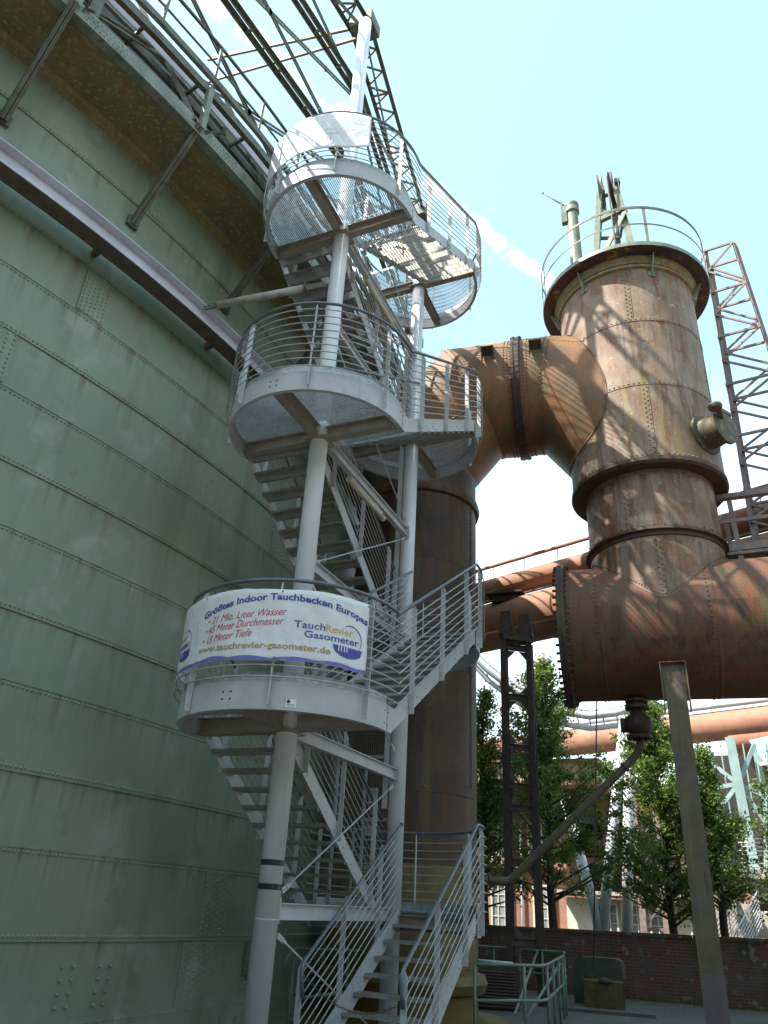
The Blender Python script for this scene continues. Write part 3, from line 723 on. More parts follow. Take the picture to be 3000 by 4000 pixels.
for da in (0,-90.5):
    text_on('Tauch',-61.3+da,2.535,.115,inkblue,'logo_text',rb,b1,width=R(14.2)*rb,off=.0015)
    text_on('Revier',-46.8+da,2.53,.115,inkgold,'logo_text',rb,b1,width=R(13.6)*rb,off=.0015)
    text_on('Gasometer',-56.3+da,2.435,.108,inkblue,'logo_text',rb,b1,width=R(26.5)*rb,off=.0015)
    # half-moon hull, arc and gas holder outline of the emblem
    ptsb=[]
    for i in range(25):
        a=-43+15.2*i/24; t=i/24; top=2.405-.012*t; ptsb.append((a+da,top-.125*math.sqrt(max(0,1-(2*t-1.05)**2*.9)) if 0<t<1 else top-.002,top))
    shape_on(ptsb,inkblue,'emblem_hull',rb,b1)
    arc_=[]
    for i in range(29):
        t=R(118-158*i/28); ca,sa=cos(t),sin(t); w_=.006+.008*sin(pi*i/28); arc_.append((ca,sa,w_))
    m=MB(); vs=[];fs=[]
    for i,(ca,sa,w_) in enumerate(arc_):
        for q in (0,w_):
            x=(.235-q)*ca*.92; z=2.475+(.175-q)*sa; a=-34.8+da+math.degrees(x/rb)*.72; vv=(z-2.155)/.82; rr=rb+fold1(a,vv)+.0035; vs.append((rr*cos(R(a)),rr*sin(R(a)),z))
    for i in range(28): fs.append((2*i,2*i+2,2*i+3,2*i+1))
    m.add(vs,fs); m.build('emblem_arc',inkblue,b1,recalc=False)
    for q in (-40.2,-38.9,-37.4,-36.1): shape_on([(q+da,2.335,2.425),(q+.45+da,2.335,2.425)],inkpaper,'emblem_pillar',rb,b1,lift=.003)
    for q in (-35.0,-33.2,-31.4): shape_on([(q+da,2.385,2.389),(q+.9+da,2.41,2.415),(q+1.8+da,2.385,2.389)],inkpaper,'emblem_roof',rb,b1,lift=.003)
wv=[]
for i in range(160):
    a=-171.5+146*i/159; wv.append((a,b1b(a)+.002,b1b(a)+.026+.026*abs(sin(R((a+170)*9)))-.006*sin(R(a*5))))
shape_on(wv,inkwave,'wave_border',rb,b1)
m=MB()
for a in (-26,-68,-109,-150):
    for z in (b1t(a)-.03,b1b(a)+.03): m.dome((rb+.016)*Vector((cos(R(a)),sin(R(a)),0))+Vector((0,0,z)),(cos(R(a)),sin(R(a)),0),.012,.006,8)
m.build('eyelet',bolt,b1)
f3=fl(3)
def b3b(a): return f3+.20+(.05*max(0,(a+64)/14)**2 if a>-64 else 0)+.01*cos(R(a*7.6+20))
def b3t(a): return f3+1.06
def fold3(a,v):
    k=max(0,(a+64)/15); return .006*noise.noise(Vector((a*.15,v*3,7)))+k*k*.10*(1-v)*.5+.015*max(0,noise.noise(Vector((a*.08,v*2,3))))
b3=banner(1.402,-172,-48,b3b,b3t,'banner','sunlit white banner with a faded violet emblem, round the topmost landing railing',fold3)
z3=f3+.22; kw=dict(fold=fold3,zb=f3+.20,zt=f3+1.06)
pts=[]
for i in range(17):
    t=i/16; pts.append((-84+13*t,z3+.03+.0*t,z3+.10)); pts[-1]=(-84+13*t,z3+.10-.075*math.sqrt(max(0,1-(2*t-1)**2)),z3+.10)
shape_on(pts,inkfade,'emblem_hull',1.402,b3,**kw)
for q in (-83,-80.6,-78.4,-76.2,-74): shape_on([(q,z3+.12,z3+.26),(q+.6,z3+.12,z3+.26)],inkfade,'emblem_pillar',1.402,b3,**kw)
text_on('Gasometer',-86,z3+.30,.09,inkfade,'logo_text',1.402,b3,width=R(18)*1.4,fold=fold3,zb=f3+.20,zt=f3+1.06)
text_on('Revier',-82,z3+.40,.09,M('faded_gold_print',(.72,.68,.50),rough=.5),'logo_text',1.402,b3,width=R(12)*1.4,fold=fold3,zb=f3+.20,zt=f3+1.06)

# small sticker on the lowest landing rim
zf=lambda a,v:0
m=MB(); vs=[];fs=[]
for i in range(7):
    a=-61.2+4.9*i/6
    for z in (1.69,1.775): vs.append((1.304*cos(R(a)),1.304*sin(R(a)),z))
for i in range(6): fs.append((2*i,2*i+2,2*i+3,2*i+1))
m.add(vs,fs); sk=m.build('sticker',inkpaper,None,recalc=False); tag(sk,'small white sticker with a black spade sign on the rim of the lowest landing','sticker')
text_on('♠',-60.9,1.735,.045,black,'printed_symbol',1.3035,sk,fold=zf)
text_on('~~',-57.6,1.745,.03,black,'printed_symbol',1.3035,sk,fold=zf)
for z in (1.716,1.704): shape_on([(-60.6,z,z+.004),(-57,z,z+.004)],inkgrey,'printed_line',1.3035,sk,fold=zf)

# chain across the foot of the stair
ch=MB(); pa=Vector((.17,.66,-.83)); pb=Vector((1.30,.66,-1.02)); n=34
for i in range(n):
    def cp(t): q=pa.lerp(pb,t); q.z-=.30*4*t*(1-t)*.62; return q
    a=cp(i/n); b=cp((i+1)/n); d=(b-a).normalized(); c=(a+b)/2; o=d.cross(Vector((0,1,0))).normalized() if i%2 else Vector((0,1,0)); 
    ch.tube([c+d*(.024*cos(2*pi*k/8))+o*(.011*sin(2*pi*k/8)) for k in range(8)],.0035,5,closed=True)
tag(ch.build('chain',chainm),'thin rusty chain sagging across the foot of the staircase','chain')

# ---------------------------------------------------------------- pipe column behind the stair, with arched crossover to the tower
C1=Vector((-1.10,6.72,0)); T=Vector((4.2007,4.3402,0)); TW=Vector((4.049,7.436,0)); U=(TW-C1).normalized(); PR=1.275; CR=1.37; ER=1.43; Zv=Vector((0,0,1)); side=Vector((U.y,-U.x,0))
def ring_rivets(m,c,r,z,step=.075,a0=180,a1=360,rr=.017,dz=0):
    n=int(2*pi*r*(a1-a0)/360/step)
    for i in range(n):
        a=a0+(a1-a0)*i/n; d=Vector((cos(R(a)),sin(R(a)),0)); m.dome(c+d*r+Vector((0,0,z)),d,rr,.014)
def vseam(m,c,r,a,z0,z1,rows=2,step=.075):
    z=z0; k=0
    d=Vector((cos(R(a)),sin(R(a)),0)); t=Vector((-d.y,d.x,0))
    m.bar(c+d*(r+.004)+t*.05+Vector((0,0,z0)),c+d*(r+.004)+t*.05+Vector((0,0,z1)),.012,.008,d)
    while z<z1:
        m.dome(c+d*r+t*(.028 if k%2 else -.028)+Vector((0,0,z)),d,.016,.014); z+=step/1.6; k+=1
pcn=thing('downpipe','dark brown riveted pipe column with a dirty yellow foot, standing right behind the staircase','pipe',loc=(C1.x,C1.y,GZ))
m=MB(); m.lathe([(CR,.55),(CR,8.25),(CR,8.95)],C1,64)
for z in (1.81,4.2,6.48): ring_rivets(m,C1,CR,z)
for z in (1.81,6.48): m.lathe([(CR,z-.05),(1.292,z-.05),(1.292,z-.042),(CR,z-.042)],C1,64)
vseam(m,C1,CR,-8,2,8.1); vseam(m,C1,CR,-95,.6,8.1)
m.build('shaft',rustdark,pcn,recalc=False)
m=MB(); m.lathe([(CR,8.08),(CR+.06,8.11),(CR+.09,8.2),(CR+.06,8.32),(CR,8.36)],C1,64); m.build('collar',rustdark,pcn,recalc=False)
m=MB(); m.lathe([(1.385,-1.2),(1.385,.58),(CR,.60)],C1,64); m.build('yellow_foot',yellow,pcn,recalc=False)
m=MB(); m.lathe([(1.385,-1.05),(1.50,-1.08),(1.55,-1.2),(1.50,-1.34),(1.385,-1.38),(1.385,GZ)],C1,64); ring_rivets(m,C1,1.385,-.98,.09); m.build('foot_collar',yellow,pcn,recalc=False)
m=MB(); m.lathe([(1.385,-1.72),(1.92,-1.75),(1.96,GZ)],C1,64); m.build('foot_disc',yellow,pcn,recalc=False)
# crossover: sections between mitre planes
xo=thing('crossover_pipe','orange brown riveted pipe bridging from the dark pipe column to the tall tower','pipe',loc=tuple(C1+U*2.6+Vector((0,0,9.7))))
ZC=11.2
def loft(m,secs,n=64):
    vs=[];k=len(secs)
    for c,ax in secs:
        for j in range(n):
            a=2*pi*j/n; vs.append(c+side*cos(a)*(CR if c.z<10 and (c-C1).to_2d().length<.2 else ER)+ax*sin(a))
    m.add(vs,[(i*n+j,i*n+(j+1)%n,(i+1)*n+(j+1)%n,(i+1)*n+j) for i in range(k-1) for j in range(n)],True)
def S(t,z): return C1+U*t+Zv*z
def sect(ti,zi,to,zo): return ((S(ti,zi)+S(to,zo))/2,(S(to,zo)-S(ti,zi))/2)
s0=(S(0,8.9),-U*CR); s1=sect(CR,8.97,-CR,10.55); s2=sect(2.0,9.77,.62,12.63); s3=sect(2.50,9.77,2.50,12.63)
s4=sect(2.56,9.77,2.56,12.63); s5=sect(3.01,9.77,3.35,12.63); s6=sect(4.7,7.47,4.7,12.60)
def pip_riv(m,sc_,step=.085,sh=0):
    c,ax=sc_; n=int(2*pi*ER/step)
    for j in range(n):
        a=2*pi*j/n; d=side*cos(a)*ER+ax*sin(a); m.dome(c+d*1.002+U*sh,d,.018,.015)
m=MB(); loft(m,(s0,s1)); loft(m,(s1,s2)); loft(m,(s2,s3))
for q,sh in ((s1,.07),(s2,.06),(s2,-.07),(s3,-.15),(s3,-.23)): pip_riv(m,q,sh=sh)
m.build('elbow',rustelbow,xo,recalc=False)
m=MB(); loft(m,(s4,s5)); loft(m,(s5,s6))
for q,sh in ((s5,-.05),(s5,.05),(s4,.15),(s4,.23)): pip_riv(m,q,sh=sh)
p_=S(3.3,11.2)
for k in range(34):
    q=s5[0].lerp(S(5.2,11.9),0); 
    t_=2.9+k*.075*.6; pz=11.95; 
    m.dome(S(2.75+k*.04,0)+side*ER*.86+Zv*(ZC+ER*.52+(.025 if k%2 else -.025)),side+Zv*.6,.018,.015)
m.build('tower_side_elbow',rustelbow,xo,recalc=False)
mid=S(2.53,ZC)
m=MB(); ax=Matrix((side,Zv,-U)).transposed()
for q in (-.09,.035): m.lathe([(ER,0),(ER+.10,0),(ER+.10,.03),(ER,.03)],mid-U*q,72,smooth=False,axis=ax)
m.lathe([(ER+.05,-.10),(ER+.08,-.10),(ER+.08,.10),(ER+.05,.10)],mid,72,axis=ax)
for j in range(60):
    a=2*pi*j/60; p=mid+(side*cos(a)+Zv*sin(a))*(ER+.07); m.cyl(p-U*.12,p+U*.12,.014,6)
m.build('bolted_flange',rustdark,xo,recalc=False)
for q in (-.62,.48):
    m=MB(); p=mid+U*q+side*ER*.94+Zv*ER*.26
    for k in (-.13,.13): m.prism([p+U*k+Zv*.24-side*.04,p+U*k+side*.36+Zv*.02,p+U*k+side*.20-Zv*.34],(0,0,0),U*.02)
    m.bar(p+side*.08+Zv*.02-U*.13,p+side*.08+Zv*.02+U*.13,.02,.34,(side+Zv)); m.build('lug',rustdark,xo)
m=MB(); TR=1.594
def joint(s_,sgn):
    t=5.198-math.sqrt(max(0,TR*TR-s_*s_)); zb=9.77-1.36*max(0,t-3.01); zc=(zb+12.62)/2; h=(12.62-zb)/2
    return TW+side*s_-U*math.sqrt(max(0,TR*TR-s_*s_))+Zv*(zc+sgn*h*math.sqrt(max(0,1-(s_/ER)**2)))
prev=None
for i in range(121):
    th=R(95-190*i/120); s_=ER*.998*cos(th) ; sg=1 if th>0 else -1
    p=joint(abs(s_)*1.0,sg); d=(p-TW); d.z=0; d.normalize()
    if prev: m.bar(prev,p,.014,.05,d)
    prev=p; m.dome(p+d*.0+(TW+side*ER*.6+Zv*10.4-p).normalized()*-.06,d,.018,.015)
m.build('joint_seam',rust,xo)

# ---------------------------------------------------------------- tower
tw=thing('gas_washer_tower','tall rusty riveted steel tower with a wide top flange, standing on a horizontal drum','tower',loc=(T.x,T.y,4.0))
m=MB(); m.lathe([(PR,6.48),(PR,10.98)],T,80)
for z in (8.02,9.43): 
    ring_rivets(m,T,PR,z+.04,.082,150,380); m.lathe([(PR,z-.01),(PR+.008,z-.01),(PR+.008,z+.0),(PR,z+.0)],T,80)
ring_rivets(m,T,PR,6.62,.082,150,380)
vseam(m,T,PR,-84,9.5,10.72); vseam(m,T,PR,-80,6.6,7.98); vseam(m,T,PR,-12,8.05,9.4)
m.build('upper_shell',rust,tw,recalc=False)
m=MB(); m.lathe([(PR,6.58),(PR+.03,6.57),(PR+.035,6.50),(PR,6.46),(1.06,6.46),(1.06,6.5)],T,80); m.build('mid_collar',rustdark,tw,recalc=False)
RLW=1.065
m=MB(); m.lathe([(RLW,6.49),(RLW,4.0)],T,80); vseam(m,T,RLW,-106,5.45,6.35,3); vseam(m,T,RLW,-84,4.25,5.2)
m.build('lower_shell',rust,tw,recalc=False)
m=MB(); m.lathe([(RLW,5.40),(RLW+.07,5.39),(RLW+.075,5.345),(RLW+.02,5.33),(RLW+.02,5.27),(RLW,5.25)],T,80); ring_rivets(m,T,RLW+.07,5.41,.16,150,390); m.build('lower_collar',rustdark,tw,recalc=False)
m=MB(); m.lathe([(PR,10.72),(PR+.04,10.78),(PR+.05,10.86),(1.34,10.93),(1.60,10.93),(1.60,10.95),(PR,10.97)],T,96)
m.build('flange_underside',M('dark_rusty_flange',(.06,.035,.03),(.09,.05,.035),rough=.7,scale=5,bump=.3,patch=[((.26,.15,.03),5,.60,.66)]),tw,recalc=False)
m=MB(); m.lathe([(PR+.002,10.68),(PR+.05,10.70),(PR+.05,10.75),(PR+.012,10.76),(PR+.05,10.80),(PR+.10,10.88),(PR+.11,10.92)],T,96); m.build('inner_ring',gallery,tw,recalc=False)
m=MB(); m.lathe([(1.55,10.955),(1.615,10.94),(1.615,11.03),(1.50,11.05),(.2,11.12)],T,96); m.build('flange_top',green2,tw,recalc=False)
for a in (-119,-62,-8,190,140):
    m=MB(); d=Vector((cos(R(a)),sin(R(a)),0)); t=Vector((-d.y,d.x,0)); c=T+d*PR
    m.prism([c+Zv*10.52,c+d*.05+Zv*10.52,c+d*.20+Zv*10.92,c+Zv*10.92],-t*.008,t*.008); m.bar(c+d*.012+Zv*10.50,c+d*.012+Zv*10.60,.13,.015,d); m.build('flange_bracket',green2,tw)
# flange railing
m=MB()
def circ3(r,z,n=72): return [T+Vector((r*cos(2*pi*i/n),r*sin(2*pi*i/n),z)) for i in range(n)]
m.lathe([(1.60,11.90),(1.615,11.90),(1.615,11.96),(1.60,11.96),(1.60,11.90)],T,96,smooth=False); m.lathe([(1.605,11.47),(1.613,11.47),(1.613,11.505),(1.605,11.505),(1.605,11.47)],T,96,smooth=False)
tr=m.build('flange_railing',oldgreen,tw,recalc=False)
for a in (-119,-67,-12,34,80,128,165,-172+0,205):
    d=Vector((cos(R(a)),sin(R(a)),0)); m=MB(); m.bar(T+d*1.60+Zv*10.98,T+d*1.60+Zv*11.93,.055,.014,d); m.build('post',green2,tr)
# hatch nozzle with swung lid
hd=Vector((cos(R(-33)),sin(R(-33)),0)); hx=hd.cross(Zv)
m=MB(); hm=Matrix((hx,Zv,hd)).transposed(); hc=T+hd*(PR-.06)+Zv*7.15
m.lathe([(.30,.0),(.36,.0),(.36,.07),(.28,.09),(.26,.36),(.32,.37),(.32,.42),(.26,.43),(0,.43)],hc,36,axis=hm)
for j in range(22):
    a=2*pi*j/22; m.dome(hc+hx*.335*cos(a)+Zv*.335*sin(a)+hd*.075,hd,.016,.014)
hn=m.build('hatch_nozzle',M('mossy_nozzle_steel',(.10,.08,.04),(.07,.055,.035),rough=.65,scale=6,bump=.3,patch=[((.20,.18,.06),8,.55,.66)]),tw,recalc=False)
m=MB(); m.bar(hc+hd*.40+Zv*.29-hx*.2,hc+hd*.40+Zv*.29+hx*.2,.08,.06); q=hc+hd*.52+Zv*.12+hx*.30; m.bar(hc+hd*.42+Zv*.10+hx*.1,q,.08,.04); m.lathe([(0,-.04),(.10,-.04),(.115,0),(.10,.04),(0,.04)],q+hx*.09+Zv*.03,20,axis=Matrix((hx,hd,Zv)).transposed()); m.build('hatch_clamp',yellow if False else M('mossy_clamp_steel',(.14,.12,.075),(.09,.075,.05),rough=.6,scale=8),hn,recalc=False)
# drum
DZ=4.05; DR=1.075; DD=Vector((sin(R(84)),cos(R(84)),0)); D0=Vector((2.63,4.17,DZ)); dm=Matrix((DD.cross(Zv),Zv,-DD)).transposed()
def drum_l(m,prof,s0=0,n=80): m.lathe([(r_,-x) for r_,x in prof],D0+DD*s0,n,axis=dm)
m=MB(); drum_l(m,[(DR,0),(DR,.62)]); nn=DD.cross(Zv)
def drum_riv(m,x,step=.08,r_=DR):
    n=int(2*pi*r_/step)
    for j in range(n):
        a=2*pi*j/n; d=nn*cos(a)+Zv*sin(a); m.dome(D0+DD*x+d*r_,d,.015,.013)
drum_riv(m,.17); drum_riv(m,.56)
drum_l(m,[(DR,.62),(DR,2.25)]); drum_riv(m,2.18); drum_l(m,[(DR,2.25),(DR,7.5)]); drum_riv(m,4.6)
m.lathe([(DR+.006,-.60),(DR+.006,-.63),(DR,-.64)],D0,80,axis=dm); m.lathe([(DR+.006,-2.24),(DR+.006,-2.27),(DR,-2.28)],D0,80,axis=dm)
dr=m.build('drum',rustred,tw,recalc=False)
m=MB(); drum_l(m,[(0,-.02),(DR-.02,-.02),(DR+.10,-.02),(DR+.10,.03),(DR+.09,.03),(DR+.09,.05),(DR+.10,.05),(DR+.10,.10),(DR,.12)])
for j in range(56):
    a=2*pi*j/56; d=nn*cos(a)+Zv*sin(a); p=D0+d*(DR+.055); m.cyl(p-DD*.07,p+DD*.14,.022,6)
m.build('drum_end_flange',rustdark,dr,recalc=False)
# saddle seam rivets
m=MB()
for i in range(90):
    a=pi+pi*i/89; d=Vector((cos(a),sin(a),0)); p=T+d*(RLW+.0); q=p-D0; al=q.dot(DD); off=q-DD*al; off.z=0; h=math.sqrt(max(0,DR*DR-off.length_squared)); zz=DZ+h
    m.dome(Vector((p.x,p.y,zz+.05)),d,.014,.012)
    if i%1==0 and i<89: m.bar(Vector((p.x,p.y,zz+.0)),Vector(((T+Vector((cos(a+pi/89),sin(a+pi/89),0))*RLW).x,(T+Vector((cos(a+pi/89),sin(a+pi/89),0))*RLW).y,DZ+math.sqrt(max(0,DR*DR-((T+Vector((cos(a+pi/89),sin(a+pi/89),0))*RLW-D0)-DD*((T+Vector((cos(a+pi/89),sin(a+pi/89),0))*RLW-D0).dot(DD))).to_2d().length_squared)))),.012,.012)
m.build('saddle_seam',rust,tw)
# drum leg
lg=Vector((4.30,3.20,0)); m=MB(); lx=Vector((.995,.06,0)); ly=Vector((-.06,.995,0))
def legbox(m,x0,x1,y0,y1,z0,z1): 
    mm=Matrix((lx,ly,Zv)).transposed(); m.box(lg+lx*(x0+x1)/2+ly*(y0+y1)/2+Zv*(z0+z1)/2,(x1-x0,y1-y0,z1-z0),mm)
legbox(m,-.135,.135,0,.02,-.62,2.9); legbox(m,-.135,.135,.24,.26,GZ,2.9); legbox(m,-.01,.01,.02,.24,GZ,2.9)
dl=m.build('drum_leg',leadm,tw)
m=MB(); legbox(m,-.135,.135,0,.02,GZ,-.62); m.build('painted_base',purplegrey,dl)
m=MB(); legbox(m,-.18,-.165,-.04,.30,2.55,3.20); legbox(m,.165,.18,-.04,.30,2.55,3.20); legbox(m,-.18,.18,.02,.035,2.65,3.20); legbox(m,-.18,.18,-.04,.02,3.19,3.205); m.build('saddle_bracket',leadm,dl)
# hoist frame on the flange
hf=thing('hoist_frame','pale green steel hoist frame with two pulley wheels on top of the rusty tower','hoist',loc=(4.2,4.6,11.05))
b0=P(-5.3,12.5,11.1); b1_=P(-.6,12.3,11.1); b2=P(-5.9,13.2,11.1); b3_=P(-2.6,13.3,11.1); ta=P(-3.55,12.45,14.55); tb=P(-1.95,12.35,14.6); tc_=P(-3.6,12.85,14.5); td=P(-2.3,12.95,14.5)
for a,b in ((b0,ta),(b1_,tb),(b2,tc_),(b3_,td)): m=MB(); m.angle(a,b,.13); m.build('leg',green2,hf)
def lr(a,b,t): return a.lerp(b,t)
m=MB()
for t,w_ in ((.33,.11),(.72,.10)):
    m.bar(lr(b0,ta,t),lr(b1_,tb,t),.10,.10); m.bar(lr(b0,ta,t),lr(b2,tc_,t),.05,.07); m.bar(lr(b1_,tb,t),lr(b3_,td,t),.05,.07); m.bar(lr(b2,tc_,t),lr(b3_,td,t),.05,.07)
m.build('cross_rail',oldgreen,hf)
m=MB(); m.bar(lr(b0,ta,.36),lr(b1_,tb,.70),.05,.10); m.bar(lr(b0,ta,.33),lr(b1_,tb,.04),.05,.09); m.bar(lr(b2,tc_,.5),lr(b0,ta,.2),.04,.06); m.bar(lr(b2,tc_,.05),lr(b3_,td,.6),.04,.06); m.build('brace',green2,hf)
m=MB(); m.bar(ta,tc_,.12,.16); m.bar(tb,td,.12,.16); m.bar(lr(ta,tc_,.5),lr(tb,td,.5),.06,.06); m.build('head_beam',oldgreen,hf)
wc=(ta+tb+tc_+td)/4+Zv*.12; ax_=Matrix((Vector((0,1,0)),Zv,Vector((1,0,0)))).transposed()
for dx,mt in ((-.17,green2),(.06,rustdark)):
    m=MB(); c=wc+Vector((dx,0,0)); m.lathe([(.37,-.035),(.42,-.045),(.385,0),(.42,.045),(.37,.035),(.37,-.035)],c,40,axis=ax_); m.lathe([(0,-.05),(.07,-.05),(.07,.05),(0,.05)],c,16,axis=ax_)
    for k in range(5):
        a=2*pi*k/5; d=Vector((0,cos(a),sin(a))); m.bar(c+d*.06,c+d*.38,.03,.045,(1,0,0))
    m.build('pulley_wheel',mt,hf,recalc=False)
m=MB(); m.tube([wc+Vector((.0,-.40,0)),P(-2.9,12.3,12.9),P(-2.6,12.4,11.2)],.022,6); m.tube([wc+Vector((.06,.1,-.2)),P(-2.3,12.6,11.2)],.014,6); m.build('hoist_rope',steelbrown,hf)
# vent stack
vs_=thing('vent_stack','pale green vent stack with a bent lid arm on top, left of the pulley hoist','vent stack',loc=tuple(P(-7.0,12.9,11.0)))
c=P(-6.75,12.7,0); m=MB(); m.lathe([(.155,11.0),(.125,14.1),(.125,14.35)],c,28); 
for k in range(10): m.dome(c+Vector((.14*cos(R(-30)),.14*sin(R(-30)),11.4+k*.28)),(1,-.5,0),.012,.012)
m.build('pipe',green2,vs_,recalc=False)
m=MB(); m.lathe([(.13,14.22),(.165,14.24),(.165,14.36),(.15,14.40),(.165,14.44),(.16,14.50),(.02,14.53)],c,28); m.build('cap',green2,vs_,recalc=False); m=MB(); m.lathe([(.165,11.05),(.24,11.05),(.24,11.1),(.165,11.1)],c,28); m.build('base_ring',green2,vs_,recalc=False)
m=MB(); m.box(c+Vector((-.17,-.05,14.08)),(.13,.12,.30)); m.bar(c+Vector((-.2,-.05,14.2)),c+Vector((-.22,-.05,14.62)),.05,.07); m.tube([c+Vector((-.16,-.05,14.52)),c+Vector((-.62,-.06,15.12))],.016,8); m.dome(c+Vector((-.62,-.06,15.12)),(-1,0,1),.03,.02); m.build('lid_arm',oldgreen,vs_)
# access platform frame beside the tower
ap=thing('access_gantry','brown steel gantry railing reaching right from the lower collar of the tower','gantry',loc=(5.4,4.6,5.4))
for i,(z0,z1,h,wd) in enumerate(((6.36,6.28,.085,.12),(5.90,5.86,.06,.05),(5.42,5.38,.13,.04))):
    m=MB(); m.bar(Vector((5.28,4.45,z0)),Vector((8.6,4.3,z1)),wd,h); m.build('rail',mastm,ap)
for i,(x,y,z0) in enumerate(((5.50,4.45,5.0),(6.35,4.42,5.0),(7.3,4.4,5.0),(5.42,5.05,4.9),(6.5,5.1,4.9))):
    m=MB(); m.bar(Vector((x,y,z0)),Vector((x-.03,y,6.33)),.075,.05); m.build('post',mastm,ap)
m=MB(); m.box((6.9,4.9,5.30),(3.2,1.0,.05)); m.build('platform',mastm,ap)
# leaning lattice mast
ms_=thing('lattice_mast','slender brown square lattice mast rising beside the top flange of the tower','mast',loc=tuple(P(6.3,17.5,GZ)))
def mleg(azt,azb,d,zt=16.5,zb=7.9):
    a=P(azt,d,zt); b=P(azb,d,zb); return a,a+(b-a)*((zt-GZ)/(zt-zb))
mlegs=[mleg(4.75,4.15,17.2),mleg(7.2,9.0,17.2),mleg(7.3,9.1,17.9),mleg(4.95,4.35,17.9)]
for a,b in mlegs: m=MB(); m.angle(a,b,.085); m.build('chord',mastm,ms_)
m=MB(); nb=24
for k in range(4):
    (a0_,b0_),(a1_,b1_2)=mlegs[k],mlegs[(k+1)%4]
    for i in range(nb):
        t0_,t1_=(i/nb)**1.0,((i+1)/nb)
        p0=a0_.lerp(b0_,t0_); p1=a1_.lerp(b1_2,t0_); q0=a0_.lerp(b0_,t1_); q1=a1_.lerp(b1_2,t1_)
        m.bar(p0 if i%2 else p1,q1 if i%2 else q0,.045,.05)
        if i%2==0: m.bar(p0,p1,.05,.06)
m.build('lacing',mastm,ms_)
m=MB(); m.bar(mlegs[0][0]-Zv*.2,TW+Vector((1.95,.2,14.4)),.05,.05); m.build('tower_tie',mastm,ms_)

# ---------------------------------------------------------------- drain valve and pipe, cable
vx=Vector((3.66,4.22,0))
dv=thing('drain_valve','rusty ball shaped drain valve hanging under the horizontal drum','valve',loc=(vx.x,vx.y,2.4))
m=MB(); m.lathe([(.09,3.08),(.09,2.95),(.17,2.94),(.17,2.90),(.12,2.89),(.12,2.86),(.18,2.85),(.18,2.80),(.10,2.78),(.10,2.74),(.19,2.66),(.215,2.56),(.19,2.47),(.13,2.42),(.12,2.40),(.19,2.395),(.19,2.35),(.10,2.34)],vx,28)
for k in range(8):
    a=2*pi*k/8; m.cyl(vx+Vector((.15*cos(a),.15*sin(a),2.77)),vx+Vector((.15*cos(a),.15*sin(a),2.97)),.014,6)
m.build('valve_body',rustdark,dv,recalc=False)
m=MB(); m.lathe([(.05,.18),(.10,.19),(.12,.24),(.10,.26),(0,.27)],vx+Zv*2.56,16,axis=Matrix((Vector((0,1,0)),Zv,Vector((-1,0,0)))).transposed()); m.build('valve_bonnet',rustdark,dv,recalc=False)
# the tower group was drawn at four fifths size: set each root to its true size and place
KT=1.25
for r0 in (tw,hf,vs_,ap,dv):
    r0.location=r0.location*KT+Vector((-1.2016,2.0112,.0348)); r0.scale=(KT,)*3
bpy.context.view_layer.update()
vx=vx*KT+Vector((-1.2016,2.0112,0))
dp=thing('drain_pipe','long mossy drain pipe slanting from the valve to the yellow column foot','pipe',loc=(1.05,6.4,.4))
e1=P(-14.5,15.7,.49); e0=Vector((C1.x+1.30,C1.y-.35,.42))
pth=[vx+Zv*2.98,vx+Zv*2.90,vx+Vector((-.03,.02,2.80)),vx+Vector((-.09,.05,2.71)),vx+Vector((-.18,.09,2.62))]
pth+= [pth[-1].lerp(e1,t) for t in (.04,.5,.95)]
pth+=[e1+Vector((-.03,0,-.03)),e1+Vector((-.14,-.02,-.055)),e0]
m=MB(); m.tube(pth,.072,16); m.build('pipe',leadm,dp)
m=MB(); d=(e1-pth[4]).normalized()
m.lathe([(.085,-.012),(.10,-.012),(.10,.012),(.085,.012)],e0.lerp(e1,.55),16,axis=Vector((1,-.2,0)).to_track_quat('Z','Y').to_matrix()); m.lathe([(.085,-.02),(.097,-.02),(.097,.02),(.085,.02)],pth[4].lerp(e1,.07),16,axis=d.to_track_quat('Z','Y').to_matrix()); m.lathe([(.085,-.02),(.17,-.02),(.17,.02),(.085,.02)],e0+Vector((.1,0,0)),16,axis=Vector((1,-.2,0)).to_track_quat('Z','Y').to_matrix()); m.build('pipe_joint',rustdark,dp,recalc=False)
wb=P(-9.0,19.9,0)
cbl=MB(); cbl.tube([P(-7.95,19.3,5.2),P(-9.55,19.7,-1.0)],.017,6); tag(cbl.build('steel_cable',steelbrown),'thin dark steel cable hanging down behind the drum to the yellow winch box','cable')

# ---------------------------------------------------------------- winch box with hood
wbx=thing('winch_box','small dirty yellow winch box with a rounded green hood in front of the brick wall','winch box',loc=tuple(P(-9,20.2,GZ)))
xa=Vector((cos(R(9)),-sin(R(-9))*-1,0)).normalized(); 
def obox(m,c,d,az=-9): 
    mm=Matrix.Rotation(R(-az),3,'Z'); m.box(c,d,mm)
m=MB(); obox(m,P(-9.0,20.2,-1.55),(.84,.75,.56)); m.build('box_body',M('winch_box_paint',(.10,.075,.02),(.05,.04,.02),rough=.6,scale=5,streak=[((.16,.11,.03),(7,7,1),.55,.7)]),wbx)
m=MB(); obox(m,P(-8.9,19.9,-1.79),(1.9,1.2,.06)); m.build('plinth',ground_m,wbx)
m=MB()
prof=[(-.62,-1.82),(-.62,-1.05),(-.54,-.90),(-.40,-.86),(.36,-.86),(.46,-.90),(.50,-1.02),(.50,-1.25),(-.35,-1.25),(-.35,-1.82)]
